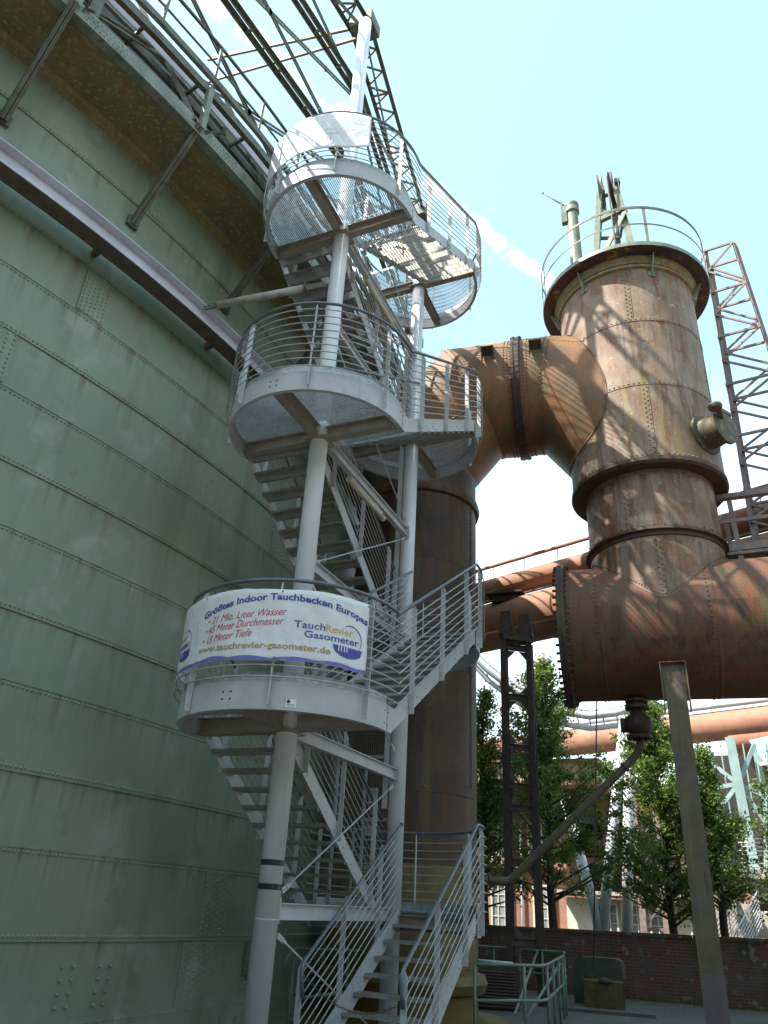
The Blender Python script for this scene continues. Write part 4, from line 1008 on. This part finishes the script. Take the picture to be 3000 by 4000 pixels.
cc=P(-9.05,21.0,0); q=[cc+Vector((x*cos(R(9)),x*sin(R(9))*-0+x*.05,z)) for x,z in prof]; m.prism(q,(0,-.25,0),(0,.25,0)); m.build('hood',M('dark_green_hood',(.07,.09,.07),(.05,.06,.045),rough=.5,scale=6),wbx)
m=MB(); m.dome(P(-8.9,19.85,-1.27),(0,0,1),.16,.08,10); m.build('rope_opening',dark,wbx)

# ---------------------------------------------------------------- green pit railing
def pipe_rail(name,label,pts,levels,posts,cat='railing',slopes=()):
    t=thing(name,label,cat,loc=tuple(Vector(pts[0])+Vector((0,0,GZ-pts[0][2]))))
    for dz in levels:
        m=MB(); m.tube([Vector(p)+Zv*dz for p in pts],.024,8); m.build('rail',railgreen,t)
    for x,y,z in posts:
        m=MB(); m.tube([(x,y,GZ),(x,y,z)],.024,8); m.build('post',railgreen,t)
    for a,b in slopes: m=MB(); m.tube([a,b],.024,8); m.build('rail',railgreen,t)
    return t
G1=P(-17.05,13.46,-.80); G2=P(-12.9,14.2,-.80); G3=P(-12.45,14.6,-.80); G4=P(-11.35,18.3,-.78); G5=P(-11.3,19.6,-.78); G6=P(-16.9,20.1,-.79)
pipe_rail('pit_railing','pale green tube railing round the sunken steps, right of the staircase foot',[G1,G2,G3,G4],(0,-.47),[(q.x,q.y,q.z) for q in (G1,G3.lerp(G4,.0),G3.lerp(G4,.3),G3.lerp(G4,.6),G3.lerp(G4,.85),G4,G1.lerp(G2,.75))])
pipe_rail('pit_railing','pale green tube railing on the far side of the sunken steps, near the brick wall',[G4+Zv*.01,G5,G5.lerp(G6,.06),G6],(.02,-.30,-.42),[(q.x,q.y,q.z+.02) for q in (G5.lerp(G6,.25),G5.lerp(G6,.5),G5.lerp(G6,.8))],
   slopes=[(G5.lerp(G6,.3)+Zv*.0,G1.lerp(G3,.25)+Vector((0,1.2,-.75))),(G4.lerp(G3,.3)+Zv*-.1,G1.lerp(G3,.35)+Vector((0,1.0,-.95)))])
H0=P(-29.3,12.5,-.79); H1=P(-28.8,12.6,-.70); H2=P(-23,15.6,-.80)
t=pipe_rail('tank_side_railing','pale green tube railing with a hooked end between the tank and the staircase foot',[H0-Zv*.16,H0-Zv*.05,H0+Vector((.05,.03,.03)),H1,H1.lerp(H2,.5),H2],(0,),[(H1.x,H1.y,-.72),(H1.lerp(H2,.55).x,H1.lerp(H2,.55).y,-.76)],slopes=[(H1-Zv*.62,H2-Zv*.55)])
# strip light on the pit, ventilation unit
m=MB(); m.cyl(P(-17,18.5,-.98),P(-14.6,18.6,-1.0),.03,8); tag(m.build('strip_light',whitetube),'thin white strip light behind the near pit railing','strip light')
vu=thing('ventilation_unit','dark ventilation unit with louvre slats down in the pit behind the green railing','ventilation unit',loc=tuple(P(-15.6,18.2,GZ)))
m=MB(); obox(m,P(-15.8,18.6,-1.40),(1.0,.5,.80),-16); m.build('casing',steelbrown,vu)
for k in range(12): m=MB(); obox(m,P(-15.8,18.3,-1.75+k*.055),(.9,.03,.02),-16); m.build('slat',purplegrey,vu)
m=MB(); m.tube([(.18,-.16,-1.25),(.16,-.17,-1.38),(.45,-.1,-1.46),(.47,-.1,-1.6),(.40,-.1,-1.72),(.5,0,GZ)],.006,6); tag(m.build('loose_cable',whitetube),'thin pale loose cable hanging from the front stair column near the ground','cable')

# ---------------------------------------------------------------- mesh cage on the lowest rear landing
cg=thing('security_gate','grey framed wire mesh gate closing off the left flight on the lowest rear landing','gate',loc=(-.7,3.95,fl(1)-HS))
cz=fl(1)-HS; y=3.85
def X(v): return v
for a,b,w_ in (((-1.22,cz),(-1.22,cz+2.25),.06),((-.70,cz),(-.70,cz+2.25),.06),((-.17,cz),(-.17,cz+2.7),.06),((-.62,cz+.03),(-.25,cz+.03),.05),((-.70,cz+1.25),(-.2,cz+1.25),.06),((-1.22,cz+2.22),(-.17,cz+2.22),.06),((-.62,cz+.55),(-.2,cz+.55),.05),((-1.22,cz+2.7),(-.17,cz+2.7),.06),((-.62,cz+2.05),(-.2,cz+2.05),.05)):
    m=MB(); m.bar((a[0],y,a[1]),(b[0],y,b[1]),.04 if a[0]==b[0] else .05,.04 if a[0]==b[0] else .055,(0,1,0) if a[0]==b[0] else (0,0,1)); m.build('gate_frame',cageM,cg)
m=MB(); x=-1.2
while x<-.18: m.bar((x,y+.02,cz),(x,y+.02,cz+2.7),.0045,.0045,(0,1,0)); x+=.04
z=cz
while z<cz+2.7: m.bar((-1.22,y+.025,z),(-.17,y+.025,z),.0045,.0045); z+=.04
m.build('wire_mesh',wire,cg)
m=MB(); m.box((-.66,y-.05,cz+1.32),(.10,.05,.05)); m.box((-.6,y-.04,cz+1.33),(.05,.04,.09)); m.build('gate_lock',chainm,cg)
m=MB(); m.bar((-1.24,y+.2,cz+2.12),(-.2,y+.2,cz+2.15),.03,.05); m.build('rusty_angle',M('orange_rust_angle',(.30,.09,.035),rough=.7),cg)
for i,(x,z,lab) in enumerate(((-.57,cz+1.62,'white notice sheet behind the mesh of the gate, the upper of two'),(-.60,cz+1.14,'white notice sheet with red lines behind the mesh of the gate, the lower of two'))):
    m=MB(); m.box((x,y+.045,z),(.17,.004,.24)); t=m.build('notice',inkpaper); tag(t,lab,'notice','notices on the mesh gate')
    m=MB()
    for k in range(9): m.box((x-.01+.005*(k%3),y+.041,z+.09-k*.021),(.13-.02*(k%2),.002,.007))
    m.build('printed_lines',inkgrey if i==0 else inkred,t)

# ================================================================ background
# ---------------------------------------------------------------- brick wall
bw=thing('brick_wall','old mossy brick wall running behind the yard, below the trees','wall',loc=(3,15.4,GZ))
m=MB(); pa=P(-19,23.9,0); 
xs_=[-14,-8,-2,2,6,10,16,24]
def wy(x): return 15.35+.05*(x-2)
for i in range(len(xs_)-1):
    x0,x1=xs_[i],xs_[i+1]; zt=lambda x:-.45+.012*(x+3)
    m.add([(x0,wy(x0),GZ),(x1,wy(x1),GZ),(x1,wy(x1),zt(x1)),(x0,wy(x0),zt(x0)),(x0,wy(x0)+.36,GZ),(x1,wy(x1)+.36,GZ),(x1,wy(x1)+.36,zt(x1)),(x0,wy(x0)+.36,zt(x0))],[(0,1,2,3),(7,6,5,4)])
m.build('wall_body',brick_old,bw,recalc=False)
m=MB()
x=-14
while x<24:
    z=-.45+.012*(x+3); m.box((x+.11,wy(x)+.18,z+.035+random.uniform(-.004,.004)),(.235,.42,.075),Matrix.Rotation(R(2.9)+random.uniform(-.015,.015),3,'Z')); x+=.245
m.build('coping_bricks',brick_old,bw)

m=MB(); rw=random.Random(5)
for k in range(900):
    x=rw.uniform(-6,9); y_=wy(x)-abs(rw.gauss(0,.10))-.01; h_=rw.uniform(.03,.14); a_=rw.uniform(0,6.28); dx,dy=.02*cos(a_),.02*sin(a_)
    m.add([(x-dx,y_-dy,GZ),(x+dx,y_+dy,GZ),(x+rw.uniform(-.05,.05),y_-rw.uniform(0,.06),GZ+h_)],[(0,1,2)])
tag(m.build('weeds',leaf1,None,recalc=False),'short weeds growing along the foot of the brick wall','weeds',kind='stuff')
m=MB()
for k in range(260):
    x=rw.uniform(0,8); y_=rw.uniform(7,15); a_=rw.uniform(0,6.28); q=Vector((x,y_,GZ+.006)); u_=Vector((cos(a_),sin(a_),.1))*.035; v_=Vector((-sin(a_),cos(a_),.15))*.02
    m.add([q-u_,q-v_,q+u_,q+v_],[(0,1,2,3)])
tag(m.build('fallen_leaves',yellow,None,recalc=False),'dry fallen leaves scattered over the yard','leaves',kind='stuff')

# ---------------------------------------------------------------- overhead pipes
TN=Vector((cos(R(20)),-sin(R(20)),0)); NN=Vector((sin(R(20)),cos(R(20)),0)); CB=Vector((CAM.x,CAM.y,0))
def line(D,t,z): return CB+NN*D+TN*t+Zv*z
up_=thing('overhead_pipe','thinner sunlit rusty pipe with a handrail on top, crossing behind the tower','pipe','overhead pipes behind the tower',tuple(line(18,-8,8.7)))
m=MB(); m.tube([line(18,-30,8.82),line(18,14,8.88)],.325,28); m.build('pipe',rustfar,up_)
m=MB(); m.tube([line(18,-30,9.60),line(18,14,9.66)],.055,10); 
rl=m.build('handrail_pipe',rustfar,up_)
m=MB()
for i in range(30): m.tube([line(18,-22+i*1.15,9.1),line(18,-22+i*1.15,9.6)],.014,6)
m.build('stanchions',steelbrown,rl)
m=MB(); m.tube([line(17.9,-30,8.38),line(17.9,14,8.44)],.03,6); m.build('conduit',steelbrown,up_)
lp=thing('overhead_pipe','thicker sunlit rusty pipe resting on the dark ladder like trestle','pipe','overhead pipes behind the tower',tuple(line(18,-8,7)))
m=MB(); m.tube([line(18,-30,7.60),line(18,14,7.66)],.70,40); 
for t in (-14,-8.2,-2,4): m.tube([line(18,t-.03,7.63),line(18,t+.03,7.63)],.73,40)
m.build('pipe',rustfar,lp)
m=MB(); m.tube([line(18,-30,8.33),line(18,14,8.39)],.05,8); m.build('mossy_top_pipe',leadm,lp)
m=MB(); q=line(17.6,-12.1,8.22); m.box(q,(.8,.35,.22)); m.box(q+Zv*.14,(1.1,.5,.06)); m.build('lamp_housing',dark,lp)
# trestle
tz=thing('pipe_trestle','dark ladder like steel trestle in front of the wall, carrying the thicker overhead pipe','trestle',loc=tuple(P(-13.5,19.5,GZ)))
tp=6.86
a=P(-14.72,19.6,0); b=P(-12.8,19.9,0)
for q in (a,b): m=MB(); m.ibeam(q+Zv*GZ,q+Zv*(tp-.5),.16,.20,(0,1,0),t=.02); m.build('leg',steelbrown,tz)
lvls=[-.62,.98,2.2,2.7,3.62,4.88,6.2]
for z in lvls:
    m=MB(); m.ibeam(a+Zv*z,b+Zv*z,.14,.14)
    for q,s_ in ((a,1),(b,-1)):
        d=(b-a).normalized()*s_
        for sg in (1,-1): m.prism([q+d*.1+Zv*(z+sg*.1),q+d*.32+Zv*(z+sg*.1),q+d*.1+Zv*(z+sg*.32)],(0,-.01,0),(0,.01,0))
    m.build('rung_beam',steelbrown,tz)
m=MB(); m.bar(a-(b-a)*.1+Zv*(tp-.42),b+(b-a)*.1+Zv*(tp-.42),.3,.14); 
for q in (a.lerp(b,.12),a.lerp(b,.88)): m.prism([q+Vector((-.20,0,tp-.35)),q+Vector((.20,0,tp-.35)),q+Vector((.13,0,tp+.30)),q+Vector((-.13,0,tp+.30))],(0,-.12,0),(0,.12,0))
m.build('saddle',steelbrown,tz)

# far pipe bridge with white tube
fp=thing('far_pipe_bridge','long sunlit rusty pipe bridge far behind the trees with a white tube on its top','pipe bridge',loc=tuple(line(34,0,7.5)))
m=MB(); m.tube([line(34,-40,7.55),line(34,-4,7.70),line(34,30,7.75)],.62,32); m.build('pipe',rustfar,fp)
m=MB(); m.tube([line(33.9,-12,6.98),line(33.9,30,7.05)],.33,20); m.tube([line(34.6,-12,6.78),line(34.6,30,6.85)],.30,20); m.build('lower_pipes',rustfar,fp)
for t in (6.2,8.2,10.6):
    m=MB(); m.tube([line(33.5,t,7.2),line(33.35,t,6.8),line(33.6,t,6.55),line(34.4,t,6.45),line(34.9,t,6.7)],.06,8); m.build('pipe_hanger',rustfar,fp)
m=MB(); m.tube([line(33.6,-20,8.45),line(33.6,30,8.60)],.16,14); m.build('white_tube',whitetube,fp)
# curved white service track
tk=thing('curved_track','pale grey curved service rail sweeping down in a wide bow above the far pipe bridge','track',loc=tuple(P(-12,30,7)))
m=MB(); pts=[]
for az,el_ in ((-19.5,20.0),(-17.8,18.0),(-16.1,16.3),(-14.2,14.9),(-12.3,13.9),(-10.4,13.25),(-8.7,13.0),(-6.8,13.2),(-5.0,13.7),(-3,14.6),(-1,15.6)):
    pts.append(P(az,33,-.139+33*math.tan(R(el_))))
m.tube(pts,.16,10); m.tube([p+Vector((0,.5,.32)) for p in pts],.10,10); m.tube([p+Vector((0,.3,-.45)) for p in pts],.12,10)
m.build('rail_tubes',whitetube,tk)
m=MB()
for i in range(len(pts)-1): 
    for t in (0,.5): p=pts[i].lerp(pts[i+1],t); m.bar(p,p+Vector((0,.5,.32)),.05,.05); m.bar(p,p+Vector((0,.3,-.45)),.05,.05)
m.build('cross_ties',whitetube,tk)
m=MB(); m.tube([P(-12.1,33,7),P(-12.0,33,10.2)],.22,12); m.build('support_post',concrete,tk)
# slanted white struts
for i,(top,bots) in enumerate((((-6.15,12.6),((-9.3,-.9),(-7.55,-.9))),((-10.6,7.5),((-8.5,-.9),)))):
    t=thing('slanted_struts',('pair of slanted white tube struts spreading from one joint under the far pipe bridge','single white tube strut leaning the other way, behind the middle tree')[i],'strut',loc=tuple(P(bots[0][0],31,GZ)))
    for bz in bots:
        m=MB(); m.tube([P(bz[0],31,-.139+31*math.tan(R(bz[1]))-1.0),P(top[0]+(0.15 if bz[0]>-8 else -.15),31,-.139+31*math.tan(R(top[1])))],.19,16); m.build('strut_tube',whitetube,t)
    if i==0: m=MB(); m.box(P(-6.15,31,-.139+31*math.tan(R(12.7))),(.5,.3,.3)); m.build('joint_block',whitetube,t)
# brown lattice support
bl=thing('lattice_support','brown lattice steel support standing behind the slanted white struts','steel support',loc=tuple(P(-5.6,33,GZ)))
m=MB()
for az in (-6.3,-4.9): m.ibeam(P(az,33,GZ),P(az+.15,33,6.7),.24,.24,(0,1,0),t=.04)
m.build('legs',mastm,bl); m=MB()
for k in range(9): z=GZ+.6+k*.95; m.bar(P(-6.3,33,z),P(-4.9,33,z),.08,.12); m.bar(P(-6.3,33,z),P(-4.9,33,z+.95),.05,.07)
m.build('lacing',mastm,bl)

# ---------------------------------------------------------------- buildings
def window(par,c,w_,h,mat_f,mat_g,nx=3,nz=3,yaw=0):
    mm=Matrix.Rotation(R(yaw),3,'Z')
    m=MB(); 
    for x in (-w_/2,w_/2): m.box(Vector(c)+mm@Vector((x,-.04,0)),(.08,.10,h+.08),mm)
    for z in (-h/2,h/2): m.box(Vector(c)+mm@Vector((0,-.043,z)),(w_-.08,.10,.08),mm)
    for i in range(1,nx): m.box(Vector(c)+mm@Vector((-w_/2+w_*i/nx,-.035,0)),(.035,.06,h-.08),mm)
    for i in range(1,nz): m.box(Vector(c)+mm@Vector((0,-.031,-h/2+h*i/nz)),(w_-.08,.05,.035),mm)
    f=m.build('window',mat_f,par); m=MB(); m.box(Vector(c)+mm@Vector((0,.0,0)),(w_-.04,.02,h-.04),mm); m.build('pane',mat_g,f)
yb=33.0
bb=thing('brick_building','red brick works building with a dirty yellow parapet behind the left trees','building',loc=(-6,yb,GZ))
m=MB(); m.box((-8.6,yb+4,2.1),(11.0,8,7.9)); m.build('wall',brick_red,bb)
m=MB(); m.box((-7.9,yb+3.3,6.42),(13.6,9.2,.9)); m.build('parapet',M('yellow_parapet',(.50,.44,.27),(.38,.33,.20),rough=.8,scale=.8),bb)
m=MB(); m.box((-7.9,yb+3.2,5.86),(14.0,9.8,.2)); m.box((-7.9,yb+3.2,6.93),(14.0,9.8,.12)); m.build('ledge',rustfar,bb)
m=MB(); m.box((-7.9,yb-.6,4.9),(13.0,.05,1.6)); m.build('painted_shade_band',dark,bb)  # flat dark sheet standing in for the shade under the ledge
for i in range(12): m=MB(); m.box((-14+i*1.1,yb-1.36,6.42),(.07,.06,.86)); m.build('rib',rustfar,bb)
for x,z in ((-6.35,.35),(-4.25,.35),(-9,.35),(-6.3,3.2),(-4.4,3.2),(-9,3.2)): window(bb,(x,yb-.06,z),1.0,1.9,whitewall,glass,3,4)
m=MB(); m.tube([(-5.3,yb-.15,GZ),(-5.3,yb-.15,4.8)],.07,8); m.build('downspout',whitetube,bb)
m=MB(); m.bar((-12.5,yb-.3,2.15),(-3.2,yb-.3,2.15),.4,.25); m.build('cornice',brick_red,bb)
# yellow handrails and pipes above the parapet
m=MB()
for k in range(4): m.tube([(-15,yb-1.5,7.15+k*.25),(-1.5,yb-1.5,7.25+k*.25)],.03 if k!=1 else .09,8)
for k in range(12): m.tube([(-14+k*1.1,yb-1.5,6.98),(-14+k*1.1,yb-1.5,8.2)],.03,6)
m.build('roof_railing',yellow,bb)
# rusty conveyor frames between the building and the tower
cf=thing('steel_gallery','rusty open steel gallery with dark bays between the brick building and the slanted struts','gallery',loc=(0,35,GZ))
m=MB()
for z in (2.6,3.5,4.6,5.9): m.ibeam((-3.2,35,z),(3.6,35,z),.3,.28,t=.03)
for x in (-3,-1.4,.4,2.2,3.5): m.ibeam((x,35,GZ),(x,35,6.2),.24,.24,(0,1,0),t=.03)
m.build('steel_frame',mastm,cf)
m=MB(); m.box((.2,38,3.6),(7.2,4,5.2)); m.build('back_wall',dark,cf)
m=MB(); m.box((.2,34.9,5.25),(7.0,.08,.55)); m.build('yellow_panel',yellow,cf)
for z in (2.9,3.15,3.9): m=MB(); m.tube([(-3.2,34.8,z),(3.6,34.8,z)],.05,8); m.build('pipe',yellow,cf)
# low annex
an=thing('low_annex','low cream annex with many paned windows, seen between the struts just above the wall','annex',loc=(1,30,GZ))
m=MB(); m.box((1.1,31.5,-.45),(7.4,3,2.7)); m.build('wall',whitewall,an)
m=MB(); m.box((1.1,31.2,.98),(7.9,3.9,.14)); m.build('roof',concrete,an)
m=MB(); m.box((1.1,29.35,.86),(7.9,.10,.18)); m.build('gutter',rustfar,an)
for x in (-.9,.25,1.4,3.0,4.1): window(an,(x,29.96,-.15),.95,1.5,whitewall,glass,3,4)
m=MB(); m.box((3.0,29.2,.62),(.38,.14,.2)); m.build('wall_lamp',whitewall,an)
m=MB(); m.box((3.55,29.85,.15),(.38,.03,.55)); bs=m.build('notice_board',M('pale_blue_board',(.45,.68,.80),rough=.5)); tag(bs,'small pale blue board on the front of the low cream annex','notice board')
# dark hall with turquoise steel frame and balcony on the right
hl=thing('hall','dark industrial hall with pale turquoise steel bracing and a balcony, far right','hall',loc=(8,33,GZ))
m=MB(); m.box((9.5,37,4.2),(11.5,6,6.6)); m.build('dark_wall',dark,hl)
def azp(px_az,el_,d): return P(px_az,d,-.139+d*math.tan(R(el_)))
D_=33
hub=azp(.55,8.5,D_)
m=MB(); m.ibeam(azp(.75,2.6,D_),azp(.45,11.4,D_),.34,.3,(0,1,0),t=.04); m.build('column',tealm,hl)
m=MB()
for q in ((-1.9,10.7),(-1.9,8.1),(-1.9,5.7),(1.9,10.9),(2.9,7.3),(2.6,4.6)): m.bar(hub,azp(q[0],q[1],D_+.3),.1,.15)
m.build('bracing',tealm,hl)
m=MB(); m.ibeam(azp(2.1,2.6,D_+2),azp(1.95,10.4,D_+2),.26,.26,(0,1,0),t=.04); m.bar(azp(1.35,3.4,D_),azp(2.05,8.0,D_),.13,.13); m.bar(azp(2.1,8,D_+1),azp(3.2,5.5,D_+1),.1,.1); m.build('rear_column',tealm,hl)
m=MB()
for k in range(8): m.bar(azp(-1.6+k*.7,5.5,34),azp(-1.6+k*.7,11,34),.05,.05,(0,1,0))
m.build('mullions',tealm,hl)
m=MB(); m.box((8.2,24.6,-.139+32.6*math.tan(R(3.05))),(7,2.8,.28)); m.build('balcony_slab',whitewall,hl)
m=MB(); m.box((8.2,24.6,-.139+32.6*math.tan(R(3.05))-.5),(6.4,2.0,.7)); m.build('slab_beam',concrete,hl)
br=MB(); yr=23.25
z0=-.139+31.4*math.tan(R(3.3))
for k in range(8): br.tube([(4.8,yr,z0+.14+k*.13),(11.7,yr,z0+.14+k*.13)],.016,6)
for k in range(9): br.bar((4.9+k*.82,yr+.03,z0),(4.9+k*.82,yr+.03,z0+1.1),.03,.05,(0,1,0))
br.build('balcony_railing',whitetube,hl)
m=MB(); m.ibeam((5.0,26.3,GZ),(5.0,26.3,1.4),.25,.25,(0,1,0),t=.03); m.ibeam((7.2,27.3,GZ),(7.2,27.3,1.4),.25,.25,(0,1,0),t=.03); m.ibeam((8.9,27.3,GZ),(8.9,27.3,1.4),.25,.25,(0,1,0),t=.03); m.build('ground_columns',tealm,hl)
m=MB(); m.tube([(4.2,25.8,.95),(6.2,25.8,.95)],.42,20); m.build('round_duct',rustfar,hl)
m=MB(); m.bar((4.6,26.5,.2),(12,26.5,.2),.2,.1); m.bar((4.6,26.6,-.6),(12,26.6,-.6),.2,.12); m.box((8,27.5,-.25),(6,.1,.8)); m.build('lower_panels',tealm,hl)
# big curved pale duct at far right with sky lit panel
cdm=thing('curved_duct','grey curved conveyor duct bending down on the far right edge, above the balcony','duct',loc=(12,33,3))
m=MB(); pts=[azp(q[0],q[1],37) for q in ((-.6,12.6),(.2,12.0),(.6,11.4),(1.1,11.2),(1.7,10.4),(2.3,9.2),(3.0,7.9),(4.0,6.8),(5.5,5.8))]; m.tube(pts,.34,16); m.tube([p+Vector((.45,.4,.35)) for p in pts],.06,8); m.build('duct',purplegrey,cdm)
pn=thing('glass_canopy','pale blue glazed panels between white frames at the far right edge','glazing',loc=(13,35,3))
m=MB(); q0,q1,q2,q3=azp(1.6,11.2,34),azp(6,12.0,34),azp(6,7.2,34),azp(3.0,8.4,34); m.prism([q0,q1,q2,q3],(0,0,0),(0,.05,0)); m.build('glazing',M('pale_blue_glazing',(.42,.56,.66),(.36,.50,.60),rough=.2,scale=.5),pn)
m=MB(); m.bar(azp(2.0,9.7,33.9),azp(6,10.1,33.9),.1,.14); m.bar(azp(2.4,9.3,33.9),azp(6,9.4,33.9),.1,.06); m.build('frame',whitewall,pn)
# concrete stair block and white railed stairs
cb=thing('concrete_block','stained pale concrete block beside the white railed outdoor steps','concrete block',loc=(5,21,GZ))
m=MB(); m.prism([(4.05,21.9,GZ),(5.9,20.9,GZ),(5.9,20.9,.67),(5.6,21.0,.78),(4.05,21.9,.78)],(0,0,0),(.0,.0,0.001)) if False else m.box((4.0,23.2,-.55),(1.7,1.6,2.55)); m.box((5.1,23.7,-.75),(.8,1.6,2.4)); m.build('block',concrete,cb)
ws=thing('outdoor_steps','sunlit outdoor steps with white bar railings at the lower right edge','steps',loc=(6.3,22,GZ))
m=MB()
for k in range(9): m.box((4.9+k*.12,20.2+k*.28,GZ+.12+k*.17),(2.6,.3,.06))
m.build('treads',concrete,ws)
for xo_ in (3.45,4.15,5.9):
    m=MB()
    for k in range(7): m.tube([(xo_,19.8,-1.45+k*.13),(xo_+1.0,22.4,.10+k*.13)],.016,6)
    for k in range(5): p=Vector((xo_,19.8,-1.62)).lerp(Vector((xo_+1.0,22.4,-.05)),k/4); m.bar(p,p+Zv*1.1,.03,.05,(0,1,0))
    m.tube([(xo_,19.8,-.52),(xo_+1.0,22.4,1.02)],.025,8); m.build('railing',whitetube,ws)

# ---------------------------------------------------------------- trees
def tree(az,d,h,rad,base,seed,lab,mat,nl=9000,low=.27,prof=None,lean=0):
    rnd=random.Random(seed); o=P(az,d,GZ); t=thing('tree',lab,'tree','trees behind the brick wall',tuple(o))
    m=MB(); limbs=[]
    tpts=[o+Vector((lean*k/8+.05*rnd.uniform(-1,1),.05*rnd.uniform(-1,1),h*.96*k/8)) for k in range(9)]; tpts[0]=o.copy()
    m.tube(tpts,[.13*(1-k/9.5)+.012 for k in range(9)],10)
    H=lambda z:(z-GZ)/h
    def width(u):
        if prof: return rad*prof(u)
        if u<low: return 0
        k=(u-low)/(1-low); return rad*(min(1,k*4+.75)*(1-k)**.95+.07)
    nb=110
    for i in range(nb):
        u=low+(.93-low)*((i+rnd.random())/nb); z=u*h; kk=min(7,int(u/.96*8)); p0=tpts[kk].lerp(tpts[kk+1],(u/.96*8)-kk) if kk<8 else tpts[8]
        a=rnd.uniform(0,2*pi); L_=width(min(.98,u+.06))*rnd.uniform(.75,1.12); up_=rnd.uniform(.35,.9)*min(1,.25+u*1.6)
        p1=p0+Vector((cos(a)*L_*.5,sin(a)*L_*.5,L_*up_*.55)); p2=p0+Vector((cos(a)*L_,sin(a)*L_,L_*up_*1.3))
        m.tube([p0,p1,p2],[.035*(1-u)+.012,.018,.006],5); limbs.append((p0,p1,p2))
    m.build('trunk',trunkm,t)
    m=MB(); vs=[];fs=[]; cl=[]
    for l in limbs:
        for k in range(5 if u>.45 else 9): cl.append((l[0].lerp(l[1],rnd.uniform(.3,1)) if k<1 else l[1].lerp(l[2],rnd.uniform(-.4,1.2)),rnd.uniform(.12,.42)))
    per=max(1,nl//len(cl))
    for c,r_ in cl:
        for k in range(int(per*(r_/.30)**2*1.25)):
            v=Vector((rnd.gauss(0,1),rnd.gauss(0,1),rnd.gauss(0,1)*.8)); v*=r_*rnd.uniform(.1,1.15)/max(.3,v.length)
            p=c+v; s_=rnd.choice((.028,.036,.044,.052))*rnd.uniform(.85,1.15); n_=Vector((rnd.gauss(0,1),rnd.gauss(0,1),rnd.gauss(.9,.8))).normalized(); x_=n_.orthogonal().normalized(); x_=Matrix.Rotation(rnd.uniform(0,6.28),3,n_)@x_; y_=n_.cross(x_)
            k0=len(vs); vs+= [p-x_*s_*1.3,p-y_*s_*.7+n_*.01,p+x_*s_*1.3,p+y_*s_*.7+n_*.01]; fs.append((k0,k0+1,k0+2,k0+3))
    m.add(vs,fs); m.build('crown',mat,t,recalc=False)
tree(-16.4,25.8,9.0,1.5,0,11,'slim leafy tree half hidden behind the dark pipe column, leftmost of the row',leaf1,12000,low=.2)
tree(-11.9,26.0,10.0,3.0,0,12,'broad dark green tree with a visible trunk between the trestle and the hanging cable',leaf1,33000,low=.2)
tree(-4.5,26.5,8.6,2.9,0,13,'dense upright tree growing directly behind the mossy drum leg',leaf1,29000,low=.19)
tree(-1.5,26.2,7.0,1.05,0,14,'lighter green tree right of the mossy drum leg, below the balcony',leaf2,11000,low=.3)
tree(3.9,24.8,6.6,1.9,0,15,'light green tree at the right edge of the photo in front of the far steps',leaf2,17000,low=.26)

# ---------------------------------------------------------------- unseen blocks behind and right of the viewer, added to block sky light
for i,(c,d,lab) in enumerate((((-6,-42,8.5),(70,10,21),'long dark concrete block added unseen behind the viewer to dim the sky light'),((38,-12,7),(12,52,18),'dark concrete block added unseen right of the yard to dim the sky light'))):
    h=thing('sky_blocker',lab,'hall',None,(c[0],c[1],GZ)); m=MB(); m.box(c,d); m.build('wall',concrete_dark,h)
    m=MB(); m.box((c[0],c[1],c[2]+d[2]/2+.3),(d[0]+1,d[1]+1,.5)); m.build('roof',purplegrey,h)
